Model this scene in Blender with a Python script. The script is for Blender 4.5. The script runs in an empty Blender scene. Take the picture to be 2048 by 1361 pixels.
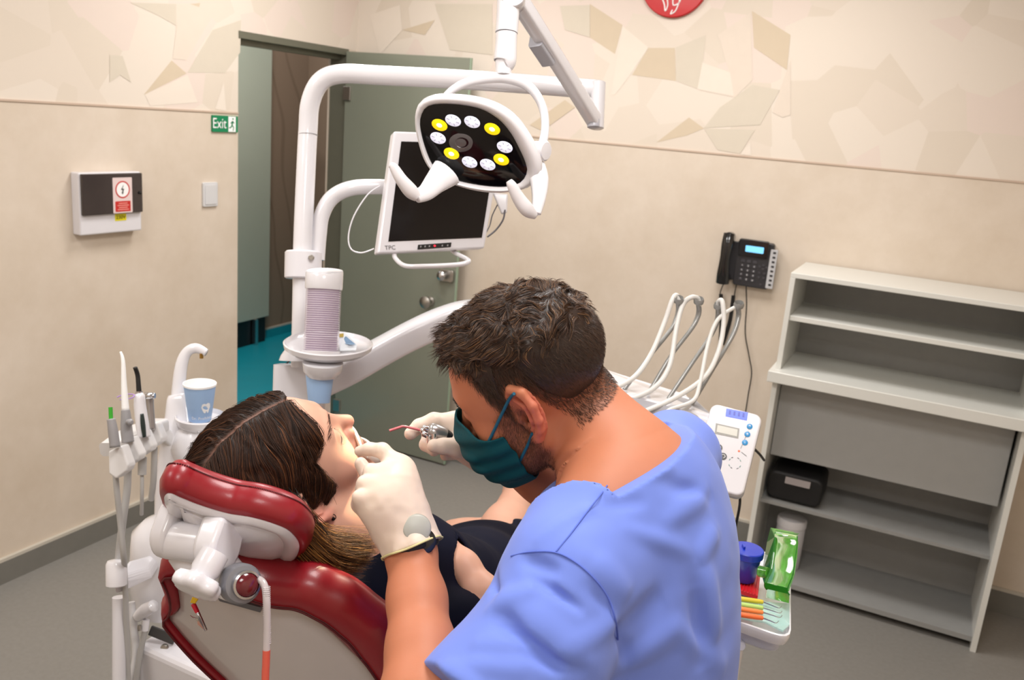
import bpy, bmesh, math, random
import numpy as np
from math import sin, cos, pi, radians, sqrt, tan, atan2
from mathutils import Vector, Matrix
random.seed(7); rng = np.random.default_rng(7)
sc = bpy.context.scene
# ---------------------------------------------------------------- camera
FPX = 1750.0; PSI, PIT, ROL = radians(25.5), radians(14.3), radians(4.8)
CAM = np.array([0, 0, 1.84]); CX, CY = 1024.0, 680.5
cF = np.array([-sin(PSI)*cos(PIT), cos(PSI)*cos(PIT), -sin(PIT)])
r0 = np.array([cos(PSI), sin(PSI), 0]); u0 = np.cross(r0, cF)
cR = r0*cos(ROL) + u0*sin(ROL); cU = -r0*sin(ROL) + u0*cos(ROL)
cam_d = bpy.data.cameras.new('camera'); cam = bpy.data.objects.new('camera', cam_d)
sc.collection.objects.link(cam); sc.camera = cam
cam_d.sensor_width = 36; cam_d.lens = FPX/2048*36; cam_d.clip_start = 0.05
cam.matrix_world = Matrix(((cR[0], cU[0], -cF[0], CAM[0]), (cR[1], cU[1], -cF[1], CAM[1]), (cR[2], cU[2], -cF[2], CAM[2]), (0, 0, 0, 1)))
cam_d.dof.use_dof = True; cam_d.dof.focus_distance = 1.22; cam_d.dof.aperture_fstop = 9.0
# ---------------------------------------------------------------- world, lights, exposure
w = bpy.data.worlds.new('world'); sc.world = w; w.use_nodes = True
w.node_tree.nodes['Background'].inputs[0].default_value = (1.0, 0.99, 0.985, 1)
w.node_tree.nodes['Background'].inputs[1].default_value = WORLD = 1.0
sc.view_settings.view_transform = 'Standard'; sc.view_settings.look = 'None'
sc.view_settings.exposure = 0.04; sc.view_settings.gamma = 1; sc.view_settings.use_curve_mapping = False
def light(name, kind, loc, target, power, size=1, size_y=None, color=(1, 1, 1), **k):
    l = bpy.data.lights.new(name, kind); l.energy = power; l.color = color
    if kind == 'AREA':
        l.shape = 'RECTANGLE'; l.size = size; l.size_y = size_y or size
    elif kind == 'SPOT':
        l.spot_size = size; l.spot_blend = k.get('blend', .4); l.shadow_soft_size = k.get('soft', .06)
    o = bpy.data.objects.new(name, l); sc.collection.objects.link(o); o.location = Vector(loc)
    o.rotation_euler = (Vector(target) - Vector(loc)).to_track_quat('-Z', 'Y').to_euler(); return o
for lx_, ly_, pw_ in ((-2.0, 2.9, 21), (-.7, 2.9, 20), (-1.9, 1.0, 19), (-.3, 1.1, 22), (.2, -.3, 14), (-1.8, -.5, 14)):
    light('ceiling_panel_light', 'AREA', (lx_, ly_, 2.77), (lx_, ly_, 0), pw_, .6, .6, (1, .975, .95))
light('corridor_fill_light', 'AREA', (-3.6, 4.0, 2.55), (-3.9, 4.9, .9), 18, .5, .5, (1, .93, .85))  # added fill that brightens the corridor; no fixture is visible there
# ---------------------------------------------------------------- helpers
def V3(a): return np.array([a[0], a[1], a[2]], float)
def P(x, y, d): return CAM + (cF + cR*(x-CX)/FPX - cU*(y-CY)/FPX)*d      # a pixel at a distance -> a point of the room
def onpl(x, y, n, c):
    v = cF + cR*(x-CX)/FPX - cU*(y-CY)/FPX; n = V3(n); return CAM + v*((c-n@CAM)/(n@v))
def onW1(x, y): return onpl(x, y, (1, 0, 0), WX)
def onW2(x, y): return onpl(x, y, (0, 1, 0), WY)
def onF(x, y): return onpl(x, y, (0, 0, 1), 0)
def nz(v): v = V3(v); return v/np.linalg.norm(v)
def cd(x, y, z): return nz(cR*x + cU*y + cF*z)        # direction: right, up, away
WX, WY = -2.90, 3.91
_m = {}
def lin(c): return tuple((x/12.92 if x <= .04045 else ((x+.055)/1.055)**2.4) for x in [v/255 for v in c]) + (1,)
def mat(name, rgb, rough=.5, metal=0, spec=.5, noise=0, nscale=20, bump=0, bscale=200, coat=0, alpha=1, trans=0, emit=None, estr=1, sss=0, attr=None, ior=None, aniso=0, sheen=0, bdist=.002):
    if name in _m: return _m[name]
    m = bpy.data.materials.new(name); m.use_nodes = True; nt = m.node_tree; b = nt.nodes['Principled BSDF']
    col = lin(rgb); b.inputs['Base Color'].default_value = col
    b.inputs['Roughness'].default_value = rough; b.inputs['Metallic'].default_value = metal
    b.inputs['Specular IOR Level'].default_value = spec; b.inputs['Coat Weight'].default_value = coat; b.inputs['Coat Roughness'].default_value = .08
    b.inputs['Alpha'].default_value = alpha; b.inputs['Transmission Weight'].default_value = trans
    b.inputs['Sheen Weight'].default_value = sheen
    if ior: b.inputs['IOR'].default_value = ior
    if sss:
        b.inputs['Subsurface Weight'].default_value = sss; b.inputs['Subsurface Radius'].default_value = (.012, .005, .003); b.inputs['Subsurface Scale'].default_value = 1
    if emit: b.inputs['Emission Color'].default_value = lin(emit); b.inputs['Emission Strength'].default_value = estr
    tc = nt.nodes.new('ShaderNodeTexCoord')
    src = None
    if attr:
        a = nt.nodes.new('ShaderNodeAttribute'); a.attribute_name = attr; src = a.outputs['Color']
        nt.links.new(src, b.inputs['Base Color'])
    if noise:
        n = nt.nodes.new('ShaderNodeTexNoise'); n.inputs['Scale'].default_value = nscale; n.inputs['Detail'].default_value = 5
        nt.links.new(tc.outputs['Object'], n.inputs['Vector'])
        mx = nt.nodes.new('ShaderNodeMix'); mx.data_type = 'RGBA'; mx.blend_type = 'MULTIPLY'; mx.inputs[0].default_value = 1
        r = nt.nodes.new('ShaderNodeMapRange'); r.inputs[1].default_value = .3; r.inputs[2].default_value = .7; r.inputs[3].default_value = 1-noise; r.inputs[4].default_value = 1+noise
        nt.links.new(n.outputs[0], r.inputs[0]); nt.links.new(r.outputs[0], mx.inputs[7])
        if src: nt.links.new(src, mx.inputs[6])
        else: mx.inputs[6].default_value = col
        nt.links.new(mx.outputs[2], b.inputs['Base Color'])
    if bump:
        n = nt.nodes.new('ShaderNodeTexNoise'); n.inputs['Scale'].default_value = bscale; n.inputs['Detail'].default_value = 4
        nt.links.new(tc.outputs['Object'], n.inputs['Vector'])
        bp = nt.nodes.new('ShaderNodeBump'); bp.inputs['Strength'].default_value = bump; bp.inputs['Distance'].default_value = bdist
        nt.links.new(n.outputs[0], bp.inputs['Height']); nt.links.new(bp.outputs[0], b.inputs['Normal'])
    _m[name] = m; return m
# mesh data = (verts Nx3, faces list) in room coordinates; join() merges; part()/thing() link them
def join(*ms):
    vs, fs, n = [], [], 0
    for v, f in ms:
        v = np.asarray(v, float).reshape(-1, 3); vs.append(v); fs += [tuple(i+n for i in q) for q in f]; n += len(v)
    return np.concatenate(vs), fs
def mk(name, data, m, parent=None, smooth=True, bevel=0, segs=3, subsurf=0, loc=None, ang=40, mats=None, fmat=None, cols=None, weld=False):
    v, f = data; v = np.asarray(v, float).reshape(-1, 3)
    if parent is not None: L = V3(parent['_o'])
    elif loc is not None: L = V3(loc)
    else: L = np.array([(v[:, 0].min()+v[:, 0].max())/2, (v[:, 1].min()+v[:, 1].max())/2, v[:, 2].min()])
    me = bpy.data.meshes.new(name)
    if isinstance(f, np.ndarray):
        me.from_pydata((v-L).tolist(), [], f.tolist())
    else: me.from_pydata((v-L).tolist(), [], f)
    for mm in (mats or [m]): me.materials.append(mm)
    if fmat is not None: me.polygons.foreach_set('material_index', np.array(fmat, np.int32))
    if cols is not None:
        ca = me.color_attributes.new('col', 'FLOAT_COLOR', 'POINT'); c4 = np.ones((len(v), 4)); c4[:, :3] = cols
        ca.data.foreach_set('color', c4.ravel())
    if weld:
        bm = bmesh.new(); bm.from_mesh(me); bmesh.ops.remove_doubles(bm, verts=bm.verts, dist=1e-5); bm.to_mesh(me); bm.free()
    bm = bmesh.new(); bm.from_mesh(me); bmesh.ops.recalc_face_normals(bm, faces=bm.faces); bm.to_mesh(me); bm.free()
    if smooth:
        me.polygons.foreach_set('use_smooth', [True]*len(me.polygons))
        if ang < 180: me.set_sharp_from_angle(angle=radians(ang))
    o = bpy.data.objects.new(name, me); sc.collection.objects.link(o)
    if bevel:
        b = o.modifiers.new('bevel', 'BEVEL'); b.width = bevel; b.segments = segs; b.limit_method = 'ANGLE'; b.angle_limit = radians(35)
        b.harden_normals = False
    if subsurf:
        s = o.modifiers.new('sub', 'SUBSURF'); s.levels = s.render_levels = subsurf
    if parent is not None:
        o.parent = parent; o['_o'] = list(parent['_o'])
    else:
        o.location = Vector(L); o['_o'] = list(L)
    return o
def tag(o, label=None, cat=None, group=None, kind=None):
    if label: o['label'] = label
    if cat: o['category'] = cat
    if group: o['group'] = group
    if kind: o['kind'] = kind
    return o
def thing(name, label, cat, loc, group=None):
    o = bpy.data.objects.new(name, None); o.empty_display_size = .05; sc.collection.objects.link(o)
    o.location = Vector(loc); o['_o'] = [float(x) for x in loc]; return tag(o, label, cat, group)
def spline(pts, n=8, closed=False):
    p = [np.array(q, float) for q in pts]; m = len(p); out = []
    if m == 2: return np.array(p)
    rngi = range(m if closed else m-1)
    for i in rngi:
        if closed: a, b, c, d = p[(i-1) % m], p[i], p[(i+1) % m], p[(i+2) % m]
        else: a, b, c, d = p[max(i-1, 0)], p[i], p[i+1], p[min(i+2, m-1)]
        for k in range(n):
            t = k/n; out.append(.5*((2*b)+(-a+c)*t+(2*a-5*b+4*c-d)*t*t+(-a+3*b-3*c+d)*t**3))
    if not closed: out.append(p[-1])
    return np.array(out)
def tube(pts, r, seg=16, n=8, cap=True, smooth=True, squash=None, up=None):
    """sweep; pts Nx3, r scalar or list; squash=(a,b) ellipse factors with 'up' the b axis"""
    pts = [V3(q) for q in pts]
    rr = r if isinstance(r, (list, tuple, np.ndarray)) else [r]*len(pts)
    if smooth and len(pts) > 2:
        s = spline([np.append(p, q) for p, q in zip(pts, rr)], n); c, rr = s[:, :3], s[:, 3]
    else: c = np.array(pts)
    t = np.gradient(c, axis=0); t /= np.linalg.norm(t, axis=1)[:, None]+1e-12
    a = V3(up) if up is not None else (np.array([0, 0, 1.]) if abs(t[0][2]) < .9 else np.array([1., 0, 0]))
    vs, fs = [], []; A = np.linspace(0, 2*pi, seg, endpoint=False)
    for i in range(len(c)):
        if up is not None: a = V3(up)
        x = a - t[i]*(a@t[i]); x /= np.linalg.norm(x)+1e-12; y = np.cross(t[i], x); a = x
        sx, sy = (squash[1], squash[0]) if squash else (1, 1)
        vs.append(c[i] + rr[i]*(np.outer(np.cos(A)*sx, x) + np.outer(np.sin(A)*sy, y)))
    vs = np.concatenate(vs); m = len(c)
    for i in range(m-1):
        for j in range(seg):
            k = (j+1) % seg; fs.append((i*seg+j, i*seg+k, (i+1)*seg+k, (i+1)*seg+j))
    if cap: fs.append(tuple(range(seg))[::-1]); fs.append(tuple((m-1)*seg+j for j in range(seg)))
    return vs, fs
def frame(n, up=(0, 0, 1)):
    n = nz(n); up = V3(up); u = np.cross(up, n); u = nz(u); v = np.cross(n, u); return u, v, n
def lathe(base, axis, prof, seg=32, cap=True, sx=1, sy=1, ux=None):
    """prof: list of (radius, height) along axis from base"""
    ax = nz(axis); h = V3(ux) if ux is not None else (np.array([1., 0, 0]) if abs(ax[0]) < .8 else np.array([0, 1., 0]))
    x = nz(h-ax*(h@ax)); y = np.cross(ax, x); A = np.linspace(0, 2*pi, seg, endpoint=False); vs, fs = [], []
    for r, z in prof: vs.append(V3(base)+ax*z+r*(np.outer(np.cos(A)*sx, x)+np.outer(np.sin(A)*sy, y)))
    m = len(prof)
    for i in range(m-1):
        for j in range(seg):
            k = (j+1) % seg; fs.append((i*seg+j, i*seg+k, (i+1)*seg+k, (i+1)*seg+j))
    if cap: fs.append(tuple(range(seg))[::-1]); fs.append(tuple((m-1)*seg+j for j in range(seg)))
    return np.concatenate(vs), fs
def prism(outline, o, u, v, depth, n=None):
    """2-D outline in the plane (o,u,v), pushed back by depth along -n (front face at o)"""
    u, v = V3(u), V3(v); n = nz(np.cross(u, v)) if n is None else V3(n); k = len(outline)
    f = np.array([V3(o)+u*a+v*b for a, b in outline]); vs = np.concatenate([f, f-n*depth])
    fs = [tuple(range(k)), tuple(range(k, 2*k))[::-1]] + [(i, i+k, (i+1) % k+k, (i+1) % k) for i in range(k)]
    return vs, fs
def rrect(w, h, r, n=5, cx=0, cy=0):
    out = []
    for sx, sy, a0 in ((1, 1, 0), (-1, 1, 90), (-1, -1, 180), (1, -1, 270)):
        for i in range(n+1):
            a = radians(a0+90*i/n); out.append((cx+sx*(w/2-r)+r*cos(a), cy+sy*(h/2-r)+r*sin(a)))
    return out
def circ(r, n=24, cx=0, cy=0, sy=1): return [(cx+r*cos(2*pi*i/n), cy+sy*r*sin(2*pi*i/n)) for i in range(n)]
def box(o, u, v, n, w, h, d, c=True):
    """box centred at o on u/v, front at o, going back d along -n"""
    return prism([(-w/2, -h/2), (w/2, -h/2), (w/2, h/2), (-w/2, h/2)], o, u, v, d, n)
def aabb(lo, hi):
    (a, b, c), (d, e, f) = lo, hi
    return [(a, b, c), (d, b, c), (d, e, c), (a, e, c), (a, b, f), (d, b, f), (d, e, f), (a, e, f)], [(0, 3, 2, 1), (4, 5, 6, 7), (0, 1, 5, 4), (1, 2, 6, 5), (2, 3, 7, 6), (3, 0, 4, 7)]
def slab(c4, th, back):
    """hexahedron from four room points (front) and a thickness along 'back'"""
    f = np.array([V3(q) for q in c4]); b = f+nz(back)*th
    return np.concatenate([f, b]), [(0, 1, 2, 3), (7, 6, 5, 4), (0, 4, 5, 1), (1, 5, 6, 2), (2, 6, 7, 3), (3, 7, 4, 0)]
def poly_px(pts, d, th, back=None, n=1, closed_spline=0):
    """outline given by pixels at one distance (or (x,y,d)) made solid with thickness"""
    q = [P(*p) if len(p) == 3 else P(p[0], p[1], d) for p in pts]
    if closed_spline: q = list(spline(q, closed_spline, True))
    k = len(q); b = V3(back)if back is not None else cF
    vs = np.array(q+[a+nz(b)*th for a in q])
    return vs, [tuple(range(k)), tuple(range(k, 2*k))[::-1]]+[(i, i+k, (i+1) % k+k, (i+1) % k) for i in range(k)]
def text(s, o, u, v, size, depth=.0006, align='CENTER', shear=0):
    c = bpy.data.curves.new('t', 'FONT'); c.body = s; c.size = 1; c.align_x = align; c.align_y = 'CENTER'; c.extrude = 0; c.shear = shear; c.resolution_u = 3
    ob = bpy.data.objects.new('t', c); sc.collection.objects.link(ob)
    me = bpy.data.meshes.new_from_object(ob.evaluated_get(bpy.context.evaluated_depsgraph_get()))
    vs = np.array([x.co[:] for x in me.vertices]); fs = [tuple(p.vertices) for p in me.polygons]
    bpy.data.objects.remove(ob); bpy.data.curves.remove(c); bpy.data.meshes.remove(me)
    n = nz(np.cross(V3(u), V3(v))); w = V3(o)+size*(np.outer(vs[:, 0], V3(u))+np.outer(vs[:, 1], V3(v)))+n*depth
    return w, fs
# ---------------------------------------------------------------- distance-field modelling (smooth bodies)
def smin(a, b, k):
    h = np.clip(.5+.5*(b-a)/k, 0, 1); return b+(a-b)*h-k*h*(1-h)
def smax(a, b, k): return -smin(-a, -b, k)
def sd_sph(p, c, r): return np.linalg.norm(p-c, axis=1)-r
def sd_ell(p, c, r, M=None):
    q = p-np.asarray(c); q = q@M if M is not None else q
    r = np.asarray(r, float); k0 = np.linalg.norm(q/r, axis=1); k1 = np.linalg.norm(q/(r*r), axis=1)+1e-9
    return k0*(k0-1)/k1
def sd_cone(p, a, b, ra, rb):
    a = np.asarray(a, float); b = np.asarray(b, float); ba = b-a; L = ba@ba+1e-12; pa = p-a
    t = np.clip(pa@ba/L, 0, 1); return np.linalg.norm(pa-np.outer(t, ba), axis=1)-(ra+(rb-ra)*t)
def sd_box(p, c, h, M=None, r=0):
    q = p-np.asarray(c); q = q@M if M is not None else q; q = np.abs(q)-(np.asarray(h)-r)
    return np.linalg.norm(np.maximum(q, 0), axis=1)+np.minimum(q.max(axis=1), 0)-r
def sd_chain(p, pts, k=.01):
    d = None
    for (a, ra), (b, rb) in zip(pts[:-1], pts[1:]):
        e = sd_cone(p, a, b, ra, rb); d = e if d is None else smin(d, e, k)
    return d
def grad(fn, p, e=5e-4):
    g = np.stack([fn(p+np.eye(3)[i]*e)-fn(p-np.eye(3)[i]*e) for i in range(3)], 1)/(2*e); return g
def sdf_mesh(fn, lo, hi, h, relax=1, B=12):
    lo = V3(lo); hi = V3(hi); n = np.ceil((hi-lo)/h/B).astype(int)*B+1
    Vg = np.full(tuple(n), 1., np.float64); nb = (n-1)//B
    cen = np.stack(np.meshgrid(*[np.arange(k) for k in nb], indexing='ij'), -1).reshape(-1, 3)
    cw = lo+(cen+.5)*B*h; dc = fn(cw); lim = B*h*.5*1.75*1.5
    for c, d in zip(cen, dc):
        s = tuple(slice(a*B, a*B+B+1) for a in c)
        if abs(d) > lim:
            Vg[s] = np.where(Vg[s] == 1., d, Vg[s]) if d < 0 else Vg[s]
    near = cen[np.abs(dc) <= lim]; loc = np.stack(np.meshgrid(*[np.arange(B+1)]*3, indexing='ij'), -1).reshape(-1, 3)
    for i in range(0, len(near), 60):
        ch = near[i:i+60]; pts = lo+((ch[:, None]*B+loc[None])*h).reshape(-1, 3); val = fn(pts).reshape(len(ch), B+1, B+1, B+1)
        for c, vv in zip(ch, val): Vg[tuple(slice(a*B, a*B+B+1) for a in c)] = vv
    Vg[Vg == 0] = 1e-9
    ins = Vg < 0; cnt = np.zeros(tuple(n-1), np.int16); acc = np.zeros(tuple(n-1)+(3,))
    offs = [(0, 0), (0, 1), (1, 0), (1, 1)]
    for ax in range(3):
        o = [a for a in range(3) if a != ax]
        s0 = [slice(None)]*3; s1 = [slice(None)]*3; s0[ax] = slice(0, -1); s1[ax] = slice(1, None)
        a, b = Vg[tuple(s0)], Vg[tuple(s1)]; cr = (a < 0) != (b < 0); t = np.where(cr, a/np.where(cr, a-b, 1), 0)
        for i, j in offs:
            ss = [slice(None)]*3
            for q, e in zip(o, (i, j)): ss[q] = slice(e, e+n[q]-1)
            c = cr[tuple(ss)]; tt = t[tuple(ss)]; cnt += c
            acc[..., ax] += np.where(c, tt, 0)
            for q, e in zip(o, (i, j)): acc[..., q] += np.where(c, e, 0)
    act = cnt > 0; idx = -np.ones(tuple(n-1), np.int64); idx[act] = np.arange(act.sum())
    ijk = np.argwhere(act); vs = lo+(ijk+acc[act]/cnt[act][:, None])*h; fs = []
    for ax in range(3):
        o = [(ax+1) % 3, (ax+2) % 3]
        s0 = [slice(1, -1)]*3; s1 = [slice(1, -1)]*3; s0[ax] = slice(0, -1); s1[ax] = slice(1, None)
        a, b = ins[tuple(s0)], ins[tuple(s1)]; cr = np.argwhere(a != b)
        if not len(cr): continue
        sgn = a[tuple(cr.T)]; cr = cr+1; cr[:, ax] -= 1; q = []
        for i, j in ((0, 0), (-1, 0), (-1, -1), (0, -1)):
            c = cr.copy(); c[:, o[0]] += i; c[:, o[1]] += j; q.append(idx[tuple(c.T)])
        q = np.stack(q, 1); q[~sgn] = q[~sgn][:, ::-1]; fs.append(q)
    fs = np.concatenate(fs); fs = fs[(fs >= 0).all(1)]
    for _ in range(relax):
        g = grad(fn, vs); d = fn(vs); g2 = (g*g).sum(1)+1e-6; st = -(d/g2)[:, None]*g
        L = np.linalg.norm(st, axis=1); st *= np.minimum(1, h*.6/(L+1e-12))[:, None]; vs = vs+st
    return vs, fs
def vnoise(p, s, seed=0):
    """smooth value noise, p Nx3 -> about -1..1"""
    q = p*s+seed*17.3; i = np.floor(q).astype(np.int64); f = q-i; f = f*f*(3-2*f); out = 0
    def hsh(a): 
        x = (a[:, 0]*73856093) ^ (a[:, 1]*19349663) ^ (a[:, 2]*83492791); x = (x ^ (x >> 13))*1274126177; return ((x ^ (x >> 16)) & 65535)/32767.5-1
    for dx in (0, 1):
        for dy in (0, 1):
            for dz in (0, 1):
                wt = np.abs(1-dx-f[:, 0])*np.abs(1-dy-f[:, 1])*np.abs(1-dz-f[:, 2]); out = out+wt*hsh(i+np.array([dx, dy, dz]))
    return out
def strands(paths, r0_=.0004, r1_=.0001, seg=3):
    """paths: K x M x 3 -> thin tapering fibres"""
    K, M, _ = paths.shape; t = np.gradient(paths, axis=1); t /= np.linalg.norm(t, axis=2)[..., None]+1e-12
    a = np.where(np.abs(t[..., 2:3]) < .8, np.array([0, 0, 1.]), np.array([1., 0, 0])); x = np.cross(t, a); x /= np.linalg.norm(x, axis=2)[..., None]+1e-12; y = np.cross(t, x)
    rad = np.broadcast_to(np.asarray(np.linspace(1, 0, M)), (K, M)); rad = np.where(rad > 0, rad, 0)**.5*(np.asarray(r0_).reshape(-1, 1)-r1_)+r1_
    A = np.arange(seg)*2*pi/seg
    v = paths[:, :, None]+rad[..., None, None]*(np.cos(A)[None, None, :, None]*x[:, :, None]+np.sin(A)[None, None, :, None]*y[:, :, None])
    v = v.reshape(-1, 3); k = np.arange(K)[:, None, None]*M*seg; i = np.arange(M-1)[None, :, None]*seg; j = np.arange(seg)[None, None]; j2 = (j+1) % seg
    f = np.stack([k+i+j, k+i+j2, k+i+seg+j2, k+i+seg+j], -1).reshape(-1, 4); return v, f
# ---------------------------------------------------------------- shared materials
M_WHITE = mat('white_plastic', (222, 220, 225), .22, coat=.4, noise=.015, nscale=4)
M_WMET = mat('white_enamel', (224, 222, 226), .16, coat=.6, noise=.01, nscale=5)
M_GREYP = mat('grey_plastic', (150, 148, 150), .4, noise=.03)
M_HOSE = mat('grey_hose', (176, 174, 172), .45, noise=.03)
M_BLACK = mat('black_plastic', (22, 22, 24), .3, noise=.05)
M_DARK = mat('black_screen', (24, 20, 19), .12, spec=.25, noise=.04, nscale=3)
M_CHROME = mat('chrome', (205, 205, 208), .18, metal=1, noise=.02)
M_STEEL = mat('brushed_steel', (176, 172, 166), .38, metal=1, noise=.04)
M_RED = mat('red_upholstery', (140, 20, 32), .33, noise=.06, nscale=9, bump=.12, bscale=900, coat=.12, bdist=.0006)
M_REDD = mat('dark_red_thread', (84, 6, 16), .6, noise=.08)
M_BLUEP = mat('blue_paper', (160, 192, 232), .6, noise=.02, nscale=9)
M_PAPER = mat('white_paper', (246, 246, 246), .6, noise=.01)
# ================================================================ the room
X_, Y_, Z_ = np.eye(3)
def wall_mat(name, kind):
    m = bpy.data.materials.new(name); m.use_nodes = True; nt = m.node_tree; b = nt.nodes['Principled BSDF']; b.inputs['Roughness'].default_value = .75; b.inputs['Specular IOR Level'].default_value = .25
    tc = nt.nodes.new('ShaderNodeTexCoord'); g = nt.nodes.new('ShaderNodeNewGeometry')
    n = nt.nodes.new('ShaderNodeTexNoise'); n.inputs['Scale'].default_value = 3.2; n.inputs['Detail'].default_value = 6; n.inputs['Roughness'].default_value = .65
    nt.links.new(g.outputs['Position'], n.inputs['Vector'])
    r = nt.nodes.new('ShaderNodeValToRGB'); e = r.color_ramp.elements
    if kind == 'low':
        e[0].position = .3; e[0].color = lin((207, 192, 174)); e[1].position = .7; e[1].color = lin((220, 207, 192)); nt.links.new(n.outputs[0], r.inputs[0]); src = r.outputs[0]
    elif kind == 'up':
        v = nt.nodes.new('ShaderNodeTexVoronoi'); v.inputs['Scale'].default_value = 5.5; v.inputs['Randomness'].default_value = 1
        mp = nt.nodes.new('ShaderNodeMapping'); mp.inputs['Rotation'].default_value = (.3, .5, .4); nt.links.new(g.outputs['Position'], mp.inputs[0]); nt.links.new(mp.outputs[0], v.inputs['Vector'])
        s = nt.nodes.new('ShaderNodeSeparateColor'); nt.links.new(v.outputs['Color'], s.inputs[0]); r.color_ramp.interpolation = 'CONSTANT'
        e[0].position = 0; e[0].color = lin((220, 208, 194)); e[1].position = .3; e[1].color = lin((224, 213, 200))
        q = e.new(.6); q.color = lin((223, 208, 197)); q = e.new(.85); q.color = lin((217, 205, 190)); nt.links.new(s.outputs[0], r.inputs[0]); src = r.outputs[0]
    elif kind == 'taupe':
        wv = nt.nodes.new('ShaderNodeTexWave'); wv.wave_type = 'RINGS'; wv.inputs['Scale'].default_value = 1.3; wv.inputs['Distortion'].default_value = 9; wv.inputs['Detail'].default_value = 1; wv.inputs['Detail Scale'].default_value = .8
        nt.links.new(g.outputs['Position'], wv.inputs['Vector']); e[0].position = .0; e[0].color = lin((126, 108, 92)); e[1].position = .07; e[1].color = lin((140, 121, 104)); nt.links.new(wv.outputs[0], r.inputs[0]); src = r.outputs[0]
    nt.links.new(src, b.inputs['Base Color']); return m
M_LOW, M_UP = wall_mat('textured_plaster', 'low'), wall_mat('geometric_wallpaper', 'up')
M_TAUPE = wall_mat('taupe_wallpaper', 'taupe')
M_TONE = [mat('wallpaper_tan', (207, 191, 168), .75, spec=.2, noise=.01), mat('wallpaper_greige', (210, 200, 184), .75, spec=.2, noise=.01), mat('wallpaper_cream', (227, 216, 203), .75, spec=.2, noise=.01), mat('wallpaper_pink_beige', (221, 208, 194), .75, spec=.2, noise=.01)]
ZW = 1.757
def facets(w1, polys, off):
    out, fm, n = [], [], 0
    for i_, (tone, pts) in enumerate(polys):
        of = off+i_*.00008; q = [(onW1(*p)+X_*of) if w1 else (onW2(*p)-Y_*of) for p in pts]
        for a in q: a[2] = max(a[2], ZW+.004)
        out.append((q, [tuple(range(len(q)))])); fm.append(2+tone)
    return out, fm
# traced facets of the printed wallpaper, laid into the wall's own mesh
W1P = [(0, [(343,121),(373,147),(287,190)]), (1, [(375,145),(450,146),(480,105),(482,40),(425,60)]), (2, [(290,190),(375,150),(395,205),(300,212)]), (1, [(260,5),(352,8),(353,52),(318,32)]),
       (3, [(352,8),(440,6),(373,120),(345,118),(352,60)]), (2, [(430,218),(447,165),(452,222)]), (0, [(380,8),(400,6),(398,14)]), (1, [(219,110),(245,112),(262,165),(240,150),(219,165)])]
W2P = [(0, [(1180,8),(1245,50),(1230,108),(1180,75)]), (0, [(1297,96),(1350,96),(1352,162),(1264,150)]), (0, [(1378,235),(1408,257),(1374,271),(1313,285)]), (1, [(1352,95),(1412,70),(1400,180),(1352,162)]),
       (2, [(1245,52),(1297,95),(1262,148),(1230,190),(1222,190)]), (3, [(1436,70),(1502,25),(1505,160),(1470,195),(1396,180),(1405,125),(1458,142)]), (0, [(1504,22),(1581,70),(1574,140),(1508,95)]),
       (2, [(1405,125),(1460,145),(1468,192),(1395,178)]), (1, [(1505,170),(1560,180),(1520,250),(1408,256),(1440,215)]), (2, [(1480,310),(1500,285),(1503,312)]), (1, [(1408,257),(1510,260),(1480,308),(1435,300)]),
       (3, [(1565,235),(1545,225),(1581,120),(1581,230)]), (0, [(640,6),(690,5),(682,95)]), (1, [(500,25),(540,8),(600,50),(600,90),(560,70)]), (0, [(805,60),(870,40),(850,70)]),
       (1, [(1120,12),(1180,10),(1180,75),(1130,60)]), (2, [(740,30),(800,10),(805,60),(760,110)]), (1, [(870,8),(985,8),(985,110),(900,100)]), (0, [(1060,250),(1130,200),(1150,215),(1085,262)]), (3, [(690,10),(740,12),(760,100),(700,98)])]
def wallmesh(boxes, polys, fm0):
    ms = [aabb(a, b) for a, b, _ in boxes]; fm = sum([[k]*6 for _, _, k in boxes], []); ms += polys; fm += fm0; return join(*ms), fm
p_, f_ = facets(True, W1P, .0006)
d_, fm = wallmesh([((WX-.12, -1.3, 0), (WX, 3.055, ZW), 0), ((WX-.12, -1.3, ZW), (WX, 3.055, 2.8), 1), ((WX-.12, 3.055, 2.105), (WX, 3.91, 2.8), 1), ((WX-.12, 3.835, 0), (WX, 3.91, 2.105), 0)], p_, f_)
tag(mk('wall_left', d_, None, mats=[M_LOW, M_UP]+M_TONE, fmat=fm, smooth=False), kind='structure')
p_, f_ = facets(False, [q for q in W2P if q[1][0][0] > 700], .0006)
p2_, f2_ = facets(True, [q for q in W2P if q[1][0][0] < 700 and q[1][0][0] < 690], .0006)
d_, fm = wallmesh([((WX-.12, 3.91, 0), (.9, 4.0, ZW), 0), ((WX-.12, 3.91, ZW), (.9, 4.0, 2.8), 1)], p_, f_)
tag(mk('wall_back', d_, None, mats=[M_LOW, M_UP]+M_TONE, fmat=fm, smooth=False), kind='structure')
M_TRIM = mat('trim_line', (196, 174, 156), .6, noise=.02)
tag(mk('trim_1', aabb((WX, -1.3, ZW-.006), (WX+.004, 3.055, ZW+.001)), M_TRIM, smooth=False), kind='structure')
tag(mk('trim_2', aabb((-2.14, 3.906, ZW-.006), (.9, 3.9105, ZW+.001)), M_TRIM, smooth=False), kind='structure')
M_FLOOR = mat('grey_vinyl', (132, 129, 124), .5, noise=.05, nscale=60, bump=.05, bscale=300)
tag(mk('floor', aabb((-2.9, -1.3, -.05), (.9, 3.91, 0)), M_FLOOR, smooth=False), kind='structure')
M_TEAL = mat('teal_vinyl', (20, 148, 166), .35, noise=.04, nscale=8)
tag(mk('floor', aabb((-4.72, 2.9, -.05), (WX, 5.72, 0)), M_TEAL, smooth=False), kind='structure')
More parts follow.
